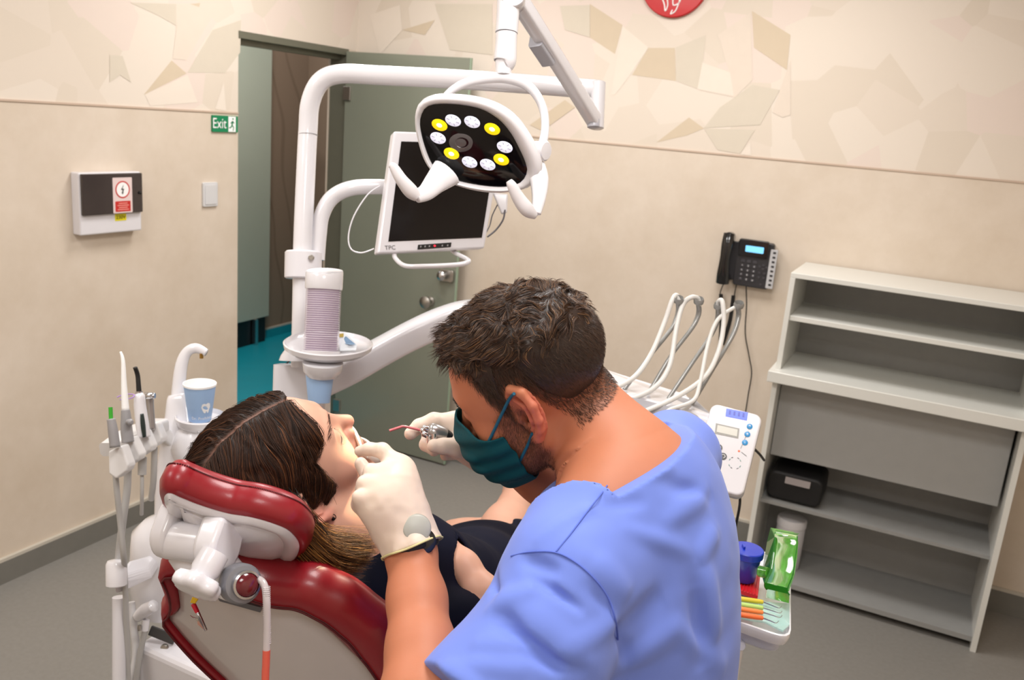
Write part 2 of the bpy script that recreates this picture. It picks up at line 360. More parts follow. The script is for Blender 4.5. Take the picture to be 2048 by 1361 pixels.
M_BASE = mat('grey_baseboard', (120, 118, 112), .5, noise=.03); M_BASEL = mat('pale_cap', (196, 190, 178), .5, noise=.02)
def baseboard(name, lo, hi, m1, m2, h=.1):
    d = join(aabb(lo, (hi[0], hi[1], h-.012)), aabb((lo[0], lo[1], h-.012), (hi[0], hi[1], h)))
    tag(mk(name, d, None, mats=[m1, m2], fmat=[0]*6+[1]*6, smooth=False), kind='structure')
baseboard('baseboard_back', (-2.8, 3.895, 0), (.9, 3.91, 0), M_BASE, M_BASEL, .11)
baseboard('baseboard_left', (WX, -1.3, 0), (WX+.014, 3.05, 0), M_BASE, M_BASEL, .1)
baseboard('baseboard_corridor', (-4.6, 5.15, 0), (-4.586, 5.6, 0), M_TEAL, M_BASEL, .08)
tag(mk('wall_corridor', join(aabb((-4.72, 2.8, 0), (-4.6, 5.72, 2.6)), aabb((-4.6, 5.6, 0), (WX-.12, 5.72, 2.6)), aabb((-3.02, 4.0, 0), (-2.9, 5.6, 2.6)), aabb((-4.6, 2.8, 0), (-3.02, 2.9, 2.6))), M_TAUPE, smooth=False), kind='structure')
M_CEIL = mat('ceiling_white', (236, 234, 230), .8, spec=.1, noise=.01)
tag(mk('ceiling', aabb((-2.9, -1.3, 2.8), (.9, 3.91, 2.9)), M_CEIL, smooth=False), kind='structure')
tag(mk('wall_right', aabb((.9, -1.3, 0), (1.0, 3.91, 2.9)), M_LOW, smooth=False), kind='structure')
tag(mk('wall_rear', aabb((-2.9, -1.4, 0), (1.0, -1.3, 2.9)), M_LOW, smooth=False), kind='structure')
# white sliding panel of the corridor
dr = thing('door_2', None, None, (-4.55, 4.7, 0)); tag(dr, kind='structure')
M_PALE = mat('pale_green_lacquer', (176, 184, 170), .25, coat=.3, noise=.03, nscale=2)
mk('door_panel', aabb((-4.58, 4.3, .2), (-4.52, 5.1, 2.6)), M_PALE, dr, smooth=False, bevel=.004)
mk('plinth', aabb((-4.6, 4.35, 0), (-4.54, 5.08, .2)), M_BLACK, dr, smooth=False)
mk('leg', aabb((-4.53, 4.93, 0), (-4.5, 4.96, .2)), M_CHROME, dr, smooth=False)
# opening: metal track, dark transom, frosted side panel
M_TRACK = mat('grey_green_aluminium', (112, 112, 98), .4, metal=.3, noise=.03)
tag(mk('trim_3', join(aabb((WX-.12, 3.055, 2.075), (WX+.004, 3.84, 2.105)), aabb((WX-.08, 3.055, 2.05), (WX-.04, 3.84, 2.075))), M_TRACK, smooth=False), kind='structure')
dk = mat('dark_brown_laminate', (62, 50, 38), .5, noise=.06)
fr = mat('frosted_green_glass', (112, 132, 112), .3, coat=.5, spec=.5, trans=.3, noise=.03, nscale=2)
dr = thing('door_3', None, None, (-3.6, 4.55, 0)); tag(dr, kind='structure')
mk('transom', aabb((-3.50, 4.5, 2.0), (-3.0, 4.56, 2.2)), dk, dr, smooth=False)
mk('frosted_pane', aabb((-3.45, 4.51, 0), (-3.05, 4.535, 2.0)), fr, dr, smooth=False)
mk('frame', aabb((-3.51, 4.5, 0), (-3.45, 4.58, 2.2)), dk, dr, smooth=False, bevel=.004)
tag(mk('trim_4', aabb((WX-.1, 3.826, 0), (WX+.003, 3.836, 2.075)), M_TRACK, smooth=False), kind='structure')
# the frosted glass door, swung open along the back wall
gd = thing('door_1', None, None, (WX+.4, 3.815, 0)); tag(gd, kind='structure')
M_GLASS = mat('frosted_glass', (142, 147, 132), .24, spec=.5, coat=.25, trans=.22, noise=.05, nscale=1.6)
mk('glass_leaf', aabb((WX+.01, 3.81, .01), (-2.158, 3.822, 2.093)), M_GLASS, gd, smooth=False, bevel=.002)
mk('glass_edge', aabb((-2.160, 3.808, .01), (-2.155, 3.824, 2.093)), mat('green_glass_edge', (150, 172, 150), .2, noise=.02), gd, smooth=False)
h1 = onpl(895, 551, (0, 1, 0), 3.81); h2 = onpl(862, 602, (0, 1, 0), 3.81)
kb = mk('lock_plate', prism(rrect(.085, .062, .012), h1-Y_*.018, X_, Z_, .018), M_STEEL, gd, bevel=.003)
mk('knob', lathe(h1-Y_*.018-X_*.012, -Y_, [(.012, 0), (.012, .014), (.022, .018), (.024, .03), (.016, .038), (0.001, .04)]), M_CHROME, kb)
kb = mk('handle', lathe(h2, -Y_, [(.024, 0), (.024, .01), (.016, .014), (.016, .04), (.03, .046), (.032, .062), (.02, .07), (.001, .072)]), M_STEEL, gd)
mk('hinge', join(aabb((WX+.004, 3.8, 1.85), (WX+.05, 3.83, 1.92)), aabb((WX+.004, 3.8, .15), (WX+.05, 3.83, .22))), M_STEEL, gd, smooth=False, bevel=.003)
# ---------------------------------------------------------------- things on the walls
a, b = onW1(422, 230), onW1(473, 265); c = (a+b)/2; sw = abs(b[1]-a[1]); sh = a[2]-b[2]
t = thing('exit_sign', 'small green exit sign with white running figure, on the left wall beside the doorway', 'sign', c+X_*.001-Z_*sh/2)
mk('panel', prism(rrect(sw, sh, .003), c+X_*.008, Y_, Z_, .0075), mat('sign_green', (0, 128, 82), .4, noise=.02), t)
mk('lettering', text('Exit', c+X_*.009-Y_*.036, Y_*.86, Z_, .062), M_PAPER, t, smooth=False)
pc = c+X_*.0088+Y_*.040
pg = mk('pictogram', join(prism([(-.022, -.033), (.022, -.033), (.022, .033), (-.022, .033)], pc, Y_, Z_, .0006)), M_PAPER, t, smooth=False)
def seg2(a, b, w): 
    a = np.array(a, float); b = np.array(b, float); d = (b-a)/np.linalg.norm(b-a); n = np.array([-d[1], d[0]])*w; return [tuple(a-n), tuple(b-n), tuple(b+n), tuple(a+n)]
run = [seg2((.003, .014), (-.001, -.004), .0042), seg2((-.001, -.004), (.009, -.014), .0028), seg2((.009, -.014), (.006, -.028), .0022), seg2((-.001, -.004), (-.010, -.016), .0028), seg2((-.010, -.016), (-.019, -.015), .002), seg2((.003, .012), (.013, .004), .002), seg2((.003, .012), (-.010, .004), .002), circ(.0042, 12, .005, .023)]
mk('running_figure', join(*[prism(q, pc+X_*.0006, Y_, Z_, .0006) for q in run]), mat('sign_green', (0, 0, 0)), pg, smooth=False)
# distribution box
a, b = onW1(219, 341), onW1(281, 339); yb = 2.478; zt = 1.512; zb = 1.28; y0 = 2.20
t = thing('distribution_box', 'white electrical box with dark door, red warning sticker and yellow 230V label', 'electrical box', (WX+.03, (y0+yb)/2, zb))
def yz(lo, hi, x0, x1): return aabb((x0, lo[0], lo[1]), (x1, hi[0], hi[1]))
XB = WX+.045
mk('housing', yz((y0, zb), (yb, zt), WX, XB), M_WHITE, t, smooth=False, bevel=.006)
zd = 1.355
wd = mk('door', yz((y0+.004, zd), (yb-.004, zt-.004), XB, XB+.014), mat('smoked_plastic', (52, 44, 44), .18, coat=.4, noise=.04), t, smooth=False, bevel=.004)
mk('latch', lathe((XB+.014, yb-.02, 1.432), X_, [(.006, 0), (.006, .005), (.004, .006), (.001, .0062)]), M_BLACK, wd)
lc = np.array([XB+.0145, 2.378, 1.425])
wl = mk('warning_sticker', prism(rrect(.088, .135, .003), lc+X_*.001, Y_, Z_, .0012), mat('sticker_pink', (228, 208, 206), .5, noise=.02), t)
rg = []; n = 32
for k in range(n):
    a0, a1 = 2*pi*k/n, 2*pi*(k+1)/n; rg.append(prism([(.033*cos(a0), .033*sin(a0)), (.033*cos(a1), .033*sin(a1)), (.028*cos(a1), .028*sin(a1)), (.028*cos(a0), .028*sin(a0))], lc+X_*.0018+Z_*.022, Y_, Z_, .0008))
M_SRED = mat('sticker_red', (196, 40, 36), .5, noise=.02)
mk('ring', join(*rg), M_SRED, wl, smooth=False)
mk('white_disc', prism(circ(.028), lc+X_*.0015+Z_*.022, Y_, Z_, .0005), M_PAPER, wl, smooth=False)
mk('lightning_arrow', prism([(.004, .018), (-.008, -.001), (-.001, -.001), (-.003, -.012), (-.006, -.010), (-.001, -.019), (.004, -.011), (.0015, -.012), (.006, .003), (-.001, .003)], lc+X_*.0022+Z_*.022, Y_, Z_, .0008), M_BLACK, wl, smooth=False)
mk('red_field', prism(rrect(.07, .04, .002), lc+X_*.0018-Z_*.042, Y_, Z_, .0008), M_SRED, wl, smooth=False)
mk('fine_print', join(*[prism([(-.02-.006*(k % 2), -.002), (.02+.006*(k % 2), -.002), (.02+.006*(k % 2), .0015), (-.02-.006*(k % 2), .0015)], lc+X_*.0022-Z_*(.030+.008*k), Y_, Z_, .0005) for k in range(4)]), mat('sticker_pale_print', (232, 150, 140), .5), wl, smooth=False)
vl = mk('voltage_label', prism(rrect(.052, .027, .001), np.array([XB+.001, 2.378, zd-.016]), Y_, Z_, .001), mat('label_yellow', (228, 216, 20), .5, noise=.02), t, smooth=False)
mk('lettering', text('230V', (XB+.0015, 2.378, zd-.016), Y_, Z_, .021), M_BLACK, vl, smooth=False)
a, b = onW1(403, 365), onW1(433, 412); c = (a+b)/2
t = thing('switch_plate', 'small blank white switch plate on the plaster wall left of the doorway', 'switch', (WX+.005, c[1], b[2]))
mk('plate', prism(rrect(.085, .105, .006), c+X_*.010, Y_, Z_, .010), mat('plate_white', (212, 212, 214), .4, noise=.01), t, bevel=.002)
mk('rocker', prism(rrect(.066, .086, .004), c+X_*.0125, Y_, Z_, .0025), mat('plate_white', (0, 0, 0)), t, bevel=.001)
tag(mk('door_catch', yz((3.0555, 1.44), (3.062, 1.53), WX-.03, WX-.005), M_STEEL, smooth=False), 'narrow dark metal strike plate on the edge of the doorway', 'strike plate')
# red round sign at the top
c = onW2(1353, -38)-Y_*.02
t = thing('round_sign', 'round red glossy sign with white script high on the back wall', 'sign', c-Z_*.15+Y_*.01)
Rr = .152
mk('disc', lathe(c+Y_*.02, -Y_, [(Rr-.003, 0), (Rr, .003), (Rr, .016), (Rr-.004, .02), (.001, .02)], 64), mat('gloss_red', (188, 12, 20), .3, coat=.1, noise=.02), t)
mk('script', join(tube([c-Y_*.001+X_*x+Z_*z for x, z in [(-.05, -.07), (-.035, -.1), (-.028, -.125), (-.02, -.1), (-.03, -.06)]], .0028, 6), tube([c-Y_*.001+X_*x+Z_*z for x, z in [(.0, -.06), (.005, -.1), (.03, -.09), (.035, -.06), (.02, -.12), (-.002, -.137), (.004, -.12)]], .0028, 6)), M_PAPER, t)
# wall telephone
M_PH = mat('phone_body', (46, 45, 48), .4, noise=.05); M_PHB = mat('phone_gloss', (14, 14, 16), .12, coat=.6, noise=.02)
A_ = onW2(1484, 477); B_ = onW2(1540, 482); C_ = onW2(1537, 573); D_ = onW2(1455, 560)
u = nz(X_*1+Z_*0); o = onW2(1510, 526)-Y_*.04
pw, ph = .155, .20
t = thing('wall_telephone', 'black desk telephone with lit blue display hung on the back wall', 'telephone', o-Z_*.1+Y_*.03)
mk('body', prism(rrect(pw, ph, .012, cy=-.004), o, u, Z_, .035), M_PH, t, bevel=.004)
mk('screen_housing', prism(rrect(.128, .076, .008), o-Y_*.012+Z_*.066-X_*.006, u, nz(Z_-Y_*.15), .014), M_PHB, t, bevel=.003)
mk('display', prism(rrect(.078, .028, .003), o-Y_*.016+Z_*.064, u, nz(Z_-Y_*.15), .001), mat('lcd_blue', (120, 190, 235), .3, emit=(120, 200, 245), estr=.85), t, smooth=False)
mk('speed_dial_strip', prism(rrect(.03, .17, .003), o-Y_*.004+X_*.082-Z_*.012, u, Z_, .008), mat('strip_grey', (190, 190, 192), .4, noise=.02), t, bevel=.001)
for k in range(8): mk('strip_key', prism(rrect(.012, .008, .002), o-Y_*.006+X_*.084+Z_*(.06-.02*k), u, Z_, .003), M_PH, t, smooth=False)
M_KEY = mat('phone_key', (66, 65, 70), .35, noise=.02)
for r_ in range(5):
    for c_ in range(3): 
        q = o-Y_*.003+X_*(-.045+.026*c_)+Z_*(.008-.02*r_)
        kk = mk('key', prism(rrect(.017, .012, .003), q, u, Z_, .004), M_KEY, t, smooth=False)
        if r_ > 0: mk('digit', text('123456789*0#'[(r_-1)*3+c_], q, X_, Z_, .01, .0004), M_PAPER, kk, smooth=False)
for k, (x, z) in enumerate([(.045, .0), (.03, -.008), (.06, -.008), (.045, -.016), (.032, -.035), (.054, -.035), (.032, -.055), (.054, -.055), (.045, -.085)]):
    mk('key', prism(rrect(.011, .008, .003), o-Y_*.003+X_*x+Z_*z, u, Z_, .004), M_KEY, t, smooth=False)
hs = onW2(1466, 465)-Y_*.07; he = onW2(1452, 562)-Y_*.07
hm = (hs+he)/2
mk('handset', join(tube([hs, hs*.8+he*.2-Y_*.012, hm-Y_*.018, hs*.2+he*.8-Y_*.012, he], [.024, .025, .022, .027, .029], 20, 6, squash=(1, .6), up=Y_), lathe(hs-Z_*.018+Y_*.045, -Y_, [(.02, 0), (.024, .012), (.024, .045)], 20), lathe(he+Z_*.02+Y_*.045, -Y_, [(.022, 0), (.028, .012), (.028, .045)], 20)), M_PHB, t)
mk('cradle', prism(rrect(.05, .17, .008), o+X_*-.095+Y_*.005, u, Z_, .02), M_PH, t, bevel=.003)
mk('cord', tube([onW2(*q)-Y_*d for q, d in [((1497, 570), .05), ((1496, 610), .03), ((1492, 665), .015), ((1500, 710), .02), ((1505, 745), .02), ((1498, 790), .02), ((1490, 850), .03), ((1486, 900), .04)]], .0028, 8), M_BLACK, t)
for q1, q2 in (([(1450, 565), (1443, 583), (1444, 597)], [(1444, 587), (1445, 640), (1443, 680)]), ([(1475, 568), (1471, 588), (1469, 600)], [(1469, 590), (1462, 640), (1447, 688)])):
    mk('cord', tube([onW2(*q)-Y_*.02 for q in q1], .0025, 8), M_BLACK, t)
    mk('plug_sleeve', tube([onW2(*q)-Y_*.02 for q in q2], .009, 10, squash=(1, .6), up=Y_), M_BLACK, t)
# ---------------------------------------------------------------- white cabinet at the right
M_CAB = mat('cabinet_white', (222, 222, 216), .35, coat=.15, noise=.015, nscale=4)
M_CABG = mat('cabinet_inside_shaded', (150, 150, 148), .5, noise=.03)  # shade inside the open cabinet, put into a greyer colour than its white
t = thing('open_cabinet', 'white open shelving cabinet with worktop against the back wall beside the telephone', 'cabinet', (-.06, 3.7, 0))
mk('side_panel', aabb((-.502, 3.5, .0), (-.482, 3.9, .905)), M_CAB, t, smooth=False, bevel=.002)
mk('worktop', aabb((-.52, 3.46, .905), (.40, 3.9, .95)), M_CAB, t, smooth=False, bevel=.003)
mk('upper_side', aabb((-.502, 3.52, .95), (-.482, 3.9, 1.32)), M_CAB, t, smooth=False, bevel=.002)
mk('shelf', aabb((-.482, 3.53, 1.15), (.38, 3.9, 1.17)), M_CAB, t, smooth=False, bevel=.002)
mk('top_board', aabb((-.502, 3.52, 1.32), (.40, 3.9, 1.34)), M_CAB, t, smooth=False, bevel=.002)
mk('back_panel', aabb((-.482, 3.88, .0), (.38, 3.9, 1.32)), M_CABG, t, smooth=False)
mk('right_side', aabb((.38, 3.5, 0), (.40, 3.88, 1.32)), M_CAB, t, smooth=False)
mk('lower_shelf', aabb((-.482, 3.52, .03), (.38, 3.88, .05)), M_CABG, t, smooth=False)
mk('drawer_block', aabb((-.48, 3.6, .56), (.37, 3.87, .9)), mat('drawer_grey', (166, 166, 164), .4, noise=.02), t, smooth=False, bevel=.004)
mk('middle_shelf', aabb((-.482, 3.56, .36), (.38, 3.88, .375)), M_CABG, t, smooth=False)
t = thing('storage_bag', 'black bag with pale paper slip on the cabinet shelf above the wipes canister', 'bag', (-.36, 3.68, .375))
mk('bag', join(prism(rrect(.22, .12, .03), (-.36, 3.58, .442), X_, Z_, .2)), mat('black_fabric', (14, 13, 14), .6, noise=.1, bump=.3, bscale=80), t, bevel=.01)
mk('slip', prism(rrect(.1, .035, .003), (-.35, 3.577, .478), X_, nz(Z_-Y_*-.3), .002), mat('slip_grey', (150, 142, 140), .6), t, smooth=False)
def canister(x, y, z, r, h, lab, nm):
    t = thing(nm, lab, 'canister', (x, y, z))
    mk('tub', lathe((x, y, z), Z_, [(r*.93, 0), (r*.96, .004), (r*.96, h*.82), (r*.9, h*.84)], 36), mat('canister_grey', (206, 204, 206), .35, noise=.02), t)
    mk('lid', lathe((x, y, z+h*.82), Z_, [(r, 0), (r, h*.1), (r*.94, h*.14), (r*.3, h*.17), (.001, h*.17)], 36), mat('canister_lid', (222, 220, 222), .3, noise=.02), t)
    a = -pi/2+radians(-15)
    mk('red_print', join(*[text(s, (x+cos(a)*(r*.965), y+sin(a)*(r*.965), z+h*zz), (-sin(a), cos(a), 0), Z_, sz, .003) for s, zz, sz in (('wipes', .66, .028),)], prism(rrect(.012, h*.5, .002), (x+cos(a-.9)*(r*.97), y+sin(a-.9)*(r*.97), z+h*.45), (-sin(a-.9), cos(a-.9), 0), Z_, .001)), mat('print_red', (180, 40, 50), .5), t, smooth=False)
canister(-.355, 3.68, .0505, .062, .235, 'white plastic wipes canister with red print, under the black bag in the cabinet', 'wipes_canister')
# ================================================================ dental unit, lamp, monitor, delivery unit
def onZ(x, y, z): return onpl(x, y, (0, 0, 1), z)
def pp(l, d=None): return [P(q[0], q[1], q[2] if len(q) > 2 else d) for q in l]
def sweep(path, prof, up=Z_, n=8, cap=True, scale=None):
    """profile (side, up) pairs swept along path"""
    c = spline(path, n) if len(path) > 2 else np.array(path, float)
    t = np.gradient(c, axis=0); t /= np.linalg.norm(t, axis=1)[:, None]; k = len(prof); vs = []
    sc_ = np.interp(np.linspace(0, 1, len(c)), np.linspace(0, 1, len(scale)), scale) if scale is not None else np.ones(len(c))
    for i in range(len(c)):
        s = nz(np.cross(t[i], up)); u = np.cross(s, t[i]); vs.append([c[i]+(s*a+u*b)*sc_[i] for a, b in prof])
    vs = np.array(vs).reshape(-1, 3); fs = []
    for i in range(len(c)-1):
        for j in range(k): q = (j+1) % k; fs.append((i*k+j, i*k+q, (i+1)*k+q, (i+1)*k+j))
    fs += [tuple(range(k))[::-1], tuple((len(c)-1)*k+j for j in range(k))]; return vs, fs
def loops(Ls, cap0=True, cap1=True):
    k = len(Ls[0]); vs = np.concatenate([np.asarray(l, float) for l in Ls]); fs = []
    for i in range(len(Ls)-1):
        for j in range(k): q = (j+1) % k; fs.append((i*k+j, i*k+q, (i+1)*k+q, (i+1)*k+j))
    if cap0: fs.append(tuple(range(k))[::-1])
    if cap1: fs.append(tuple((len(Ls)-1)*k+j for j in range(k)))
    return vs, fs
# ---- column with arms
pz = P(608, 690, 2.08)
t = thing('dental_unit_column', 'white curved steel column with overhead crossbar rising beside the cup dispenser', 'dental unit', (pz[0], pz[1], 0))
mk('pole', tube(pp([(601, 735, 2.08), (604, 600, 2.08), (606, 480, 2.08), (612, 340, 2.08), (616, 262, 2.08), (621, 205, 2.07), (642, 163, 2.06), (682, 148, 2.06), (760, 151, 2.06), (900, 158, 2.06), (1050, 168, 2.05), (1192, 179, 2.05)]), .0225, 28, 10), M_WMET, t)
mk('seam_ring', lathe(P(616, 271, 2.08), P(616, 200, 2.08)-P(615, 280, 2.08), [(.0228, 0), (.0228, .0016)], 32), M_GREYP, t)
mk('monitor_arm', tube(pp([(634, 520, 2.1), (638, 470, 2.1), (644, 430, 2.1), (664, 396, 2.1), (702, 377, 2.1), (760, 374, 2.12), (860, 378, 2.15)]), .0185, 24, 10), M_WMET, t)
ax = P(606, 500, 2.08)-P(604, 600, 2.08)
cl = mk('clamp', lathe(P(606, 558, 2.085), ax, [(.030, 0), (.033, .003), (.033, .062), (.030, .066)], 40, sx=1.32, sy=1.2, ux=cR), M_WHITE, t)
for q in [(590, 513), (590, 545)]: mk('screw', lathe(P(q[0], q[1], 2.052), -cF, [(.0035, 0), (.0035, .003), (.001, .0032)], 12), M_GREYP, cl)
mk('screw', lathe(P(623, 516, 2.050), -cF, [(.007, 0), (.007, .004), (.005, .006), (.001, .006)], 16), M_STEEL, cl)
mk('collar', lathe(P(601, 722, 2.08), ax, [(.05, 0), (.046, .012), (.034, .03), (.026, .055), (.0235, .06)], 36), M_WMET, t)
mk('base_housing', sweep([P(606, 730, 2.16), P(604, 800, 2.16), P(602, 900, 2.15), P(600, 1150, 2.15)], rrect(.13, .12, .035, 6), up=cF), M_WHITE, t, ang=60)
mk('end_bracket', join(lathe(P(1193, 258, 2.04), P(1197, 165, 2.04)-P(1193, 258, 2.04), [(.014, 0), (.017, .002), (.017, .108), (.014, .11)], 28, sx=1.0, sy=1.1)), M_WMET, t)
# swing arm
pa = pp([(628, 775, 2.16), (690, 745, 2.16), (760, 705, 2.17), (830, 668, 2.18), (900, 638, 2.2), (960, 626, 2.22), (1040, 632, 2.2), (1105, 665, 2.14), (1160, 745, 2.05), (1200, 830, 1.98)])
mk('swing_arm', sweep(pa, rrect(.075, .062, .012, 3), n=6), M_WHITE, t, ang=50)
# tray with cup holder
zt = P(657, 690, 1.99)[2]; tc_ = P(657, 690, 1.99)
tr = mk('tray', lathe(tc_-Z_*.018, Z_, [(.045, 0), (.085, .002), (.098, .012), (.1, .022), (.097, .024), (.092, .016), (.085, .013), (.001, .013)], 56, sy=1.08, ux=cR), M_WMET, t)
mk('cup_ring', lathe(P(645, 752, 1.93), Z_, [(.034, 0), (.042, .012), (.044, .03)], 36), M_WMET, t)
# cable
tag(mk('power_cable', tube(pp([(590, 712, 2.2), (573, 728, 2.2), (556, 748, 2.2), (549, 785, 2.2), (545, 840, 2.2)]), .0022, 8), M_BLACK), 'thin black cable hanging left of the column base, in front of the teal floor', 'cable')
# dispenser
cb = P(642, 706, 1.93); ct = P(649, 548, 1.93); axd = nz(ct-cb); H = np.linalg.norm(ct-cb)
t = thing('cup_dispenser', 'clear tube cup dispenser with white cap standing on the round column tray', 'dispenser', cb)
M_TUBE = mat('clear_lilac_tube', (222, 208, 222), .12, alpha=.32, coat=.5, noise=.01)
mk('tube', lathe(cb, axd, [(.0385, 0), (.0385, H*.86)], 48, cap=False), M_TUBE, t)
ob = nz(ct-cb); capb = cb+axd*H*.80
fwd = nz(-cF-ob*(-cF@ob))
vs, fs = lathe(capb, axd, [(.040, 0), (.041, .004), (.041, .032), (.040, .036), (.034, .034), (.001, .033)], 48)
off = (vs-capb)@(-fwd); vs = vs+np.outer(np.where((vs-capb)@axd > .02, (off+.02)*.25, 0), axd)
mk('cap', (vs, fs), M_WMET, t)
mk('foot_ring', lathe(cb-axd*.004, axd, [(.042, 0), (.042, .008), (.0385, .009)], 48, cap=False), M_WMET, t)
M_RIM = mat('cup_rim_white', (236, 226, 236), .5); M_CUPM = mat('lilac_cup', (176, 150, 190), .6, noise=.01)
cup0 = None
for k in range(30):
    o_ = cb+axd*(.004+k*.00475)
    if cup0 is None:
        cup0 = thing('paper_cup', 'lilac paper cup stacked in the clear dispenser tube', 'cup', o_, 'lilac paper cups stacked in the dispenser')
        mk('rim', lathe(o_+axd*.0026, axd, [(.0355, 0), (.0362, .0008), (.0355, .0016)], 28, cap=False), M_RIM, cup0)
        mk('cup_wall', lathe(o_, axd, [(.0335, 0), (.0345, .0032)], 28, cap=False), M_CUPM, cup0)
    else:
        c = cup0.copy(); sc.collection.objects.link(c); c.location = Vector(o_)
        for ch in list(cup0.children): d = ch.copy(); sc.collection.objects.link(d); d.parent = c
def cup(base, axis, h, r0c, r1c, label, name='paper_cup'):
    t = thing(name, label, 'cup', base)
    mk('cup_wall', lathe(base, axis, [(.001, .004), (r0c*.96, .004), (r0c*.98, 0), (r0c, .001), (r1c, h), (r1c*.97, h), (r0c*.9, .006), (.001, .006)], 40, cap=False), M_BLUEP, t)
    mk('rim', lathe(V3(base)+nz(axis)*h, axis, [(r1c*.965, 0), (r1c*.99, .0025), (r1c*1.03, .0025), (r1c*1.04, 0), (r1c*1.03, -.0025), (r1c*.99, -.0025)], 40, cap=False), M_PAPER, t); 
    mk('lining', lathe(V3(base)+nz(axis)*.007, axis, [(.001, 0), (r0c*.88, 0), (r1c*.962, h-.006)], 40, cap=False), M_PAPER, t); return t
bb = P(638, 806, 1.93); cup(bb, P(640, 740, 1.93)-bb, .072, .0235, .032, 'pale blue paper cup hanging below the dispenser ring, above the patient')
# leaflet on the tray
q = [P(677, 668, 1.985), P(690, 664, 1.99), P(714, 690, 1.96), P(712, 700, 1.94), P(680, 701, 1.935)]; q = [a*1 for a in q]
t = thing('folded_leaflet', 'small folded blue and white leaflet with a yellow spot lying on the column tray', 'leaflet', q[0]-Z_*.005)
vs = np.array(q+[a-Z_*.002 for a in q]); mk('card', (vs, [(0, 1, 2, 3, 4), (9, 8, 7, 6, 5)]+[(i, i+5, (i+1) % 5+5, (i+1) % 5) for i in range(5)]), mat('leaflet_white', (228, 234, 240), .5), t, smooth=False)
mk('blue_print', poly_px([(680, 679, 1.975), (692, 673, 1.975), (711, 689, 1.953), (700, 690, 1.95), (682, 686, 1.96)], 0, .001), mat('leaflet_blue', (130, 165, 200), .5, noise=.1), t, smooth=False)
mk('yellow_spot', poly_px([(678, 668, 1.978), (687, 667, 1.978), (687, 674, 1.972), (679, 675, 1.972)], 0, .001), mat('leaflet_yellow', (196, 170, 80), .5, noise=.1), t, smooth=False)
# ---- monitor
mc = [P(788, 262, 2.0), P(1008, 270, 2.1), P(969, 497, 2.08), P(754, 508, 1.98)]
mn = nz(np.cross(mc[1]-mc[0], mc[3]-mc[0])); mn = mn if mn@cF < 0 else -mn
def mq(a, b): return (mc[0]*(1-a)+mc[1]*a)*(1-b)+(mc[3]*(1-a)+mc[2]*a)*b
t = thing('monitor', 'white framed flat monitor with dark switched-off screen behind the operating lamp', 'monitor', (mc[2]+mc[3])/2-mn*.02)
mk('housing', slab([mq(0, 0), mq(1, 0), mq(1, 1), mq(0, 1)], .035, -mn), M_WHITE, t, smooth=False, bevel=.005)
mk('screen', slab([mq(.075, .085)+mn*.0012, mq(.945, .085)+mn*.0012, mq(.955, .905)+mn*.0012, mq(.085, .905)+mn*.0012], .0012, -mn), M_DARK, t, smooth=False)
mu, mv = nz(mc[2]-mc[3]), nz(mc[0]-mc[3])
mk('logo_lettering', text('TPC', mq(.11, .957)+mn*.0006, mu, nz(np.cross(mn, mu)), .014), mat('logo_grey', (96, 96, 100), .4), t, smooth=False)
bs = mk('button_strip', slab([mq(.36, .942)+mn*.002, mq(.67, .935)+mn*.002, mq(.67, .975)+mn*.002, mq(.36, .982)+mn*.002], .002, -mn), M_BLACK, t, smooth=False, bevel=.0008)
mk('red_light', lathe(mq(.515, .958)+mn*.002, mn, [(.0024, 0), (.0022, .001), (.0005, .0013)], 12), mat('red_led', (255, 40, 60), .3, emit=(255, 30, 50), estr=2), bs)
for k in range(5): mk('button_mark', slab([mq(a, .952)+mn*.0026, mq(a+.012, .952)+mn*.0026, mq(a+.012, .966)+mn*.0026, mq(a, .966)+mn*.0026], .0006, -mn), M_GREYP, bs, smooth=False) if (a := (.38, .42, .46, .58, .63)[k]) else None
mk('handle', tube([q-mn*.01 for q in pp([(791, 505, 2.0), (793, 516, 1.99), (812, 531, 1.96), (850, 532, 1.95), (915, 529, 1.97), (938, 524, 1.98), (937, 518, 2.0), (914, 506, 2.06), (905, 498, 2.07)])], .0055, 14, 6), M_WMET, t)
mk('mount', slab([P(840, 340, 2.11), P(930, 345, 2.13), P(925, 420, 2.13), P(838, 415, 2.11)], .03, cF), M_WHITE, t, smooth=False, bevel=.005)
mk('cable_box', slab([P(985, 385, 2.12), P(1016, 388, 2.12), P(1014, 425, 2.12), P(1003, 428, 2.12)], .02, cF), M_WMET, t, smooth=False, bevel=.004)
mk('cable', tube(pp([(760, 372, 2.04), (735, 390, 2.03), (708, 432, 2.02), (697, 472, 2.02), (702, 498, 2.02), (722, 506, 2.02), (748, 498, 2.03)]), .0017, 8), M_WHITE, t)
mk('grey_cable', tube(pp([(1010, 420, 2.12), (1006, 440, 2.12), (992, 460, 2.12), (975, 474, 2.11)]), .0022, 8), mat('cable_grey', (92, 90, 96), .5, noise=.05), t)
mk('grey_cable', tube(pp([(1000, 400, 2.13), (985, 430, 2.13), (980, 450, 2.13), (972, 466, 2.12)]), .0015, 8), mat('cable_grey', (92, 90, 96), .5), t)
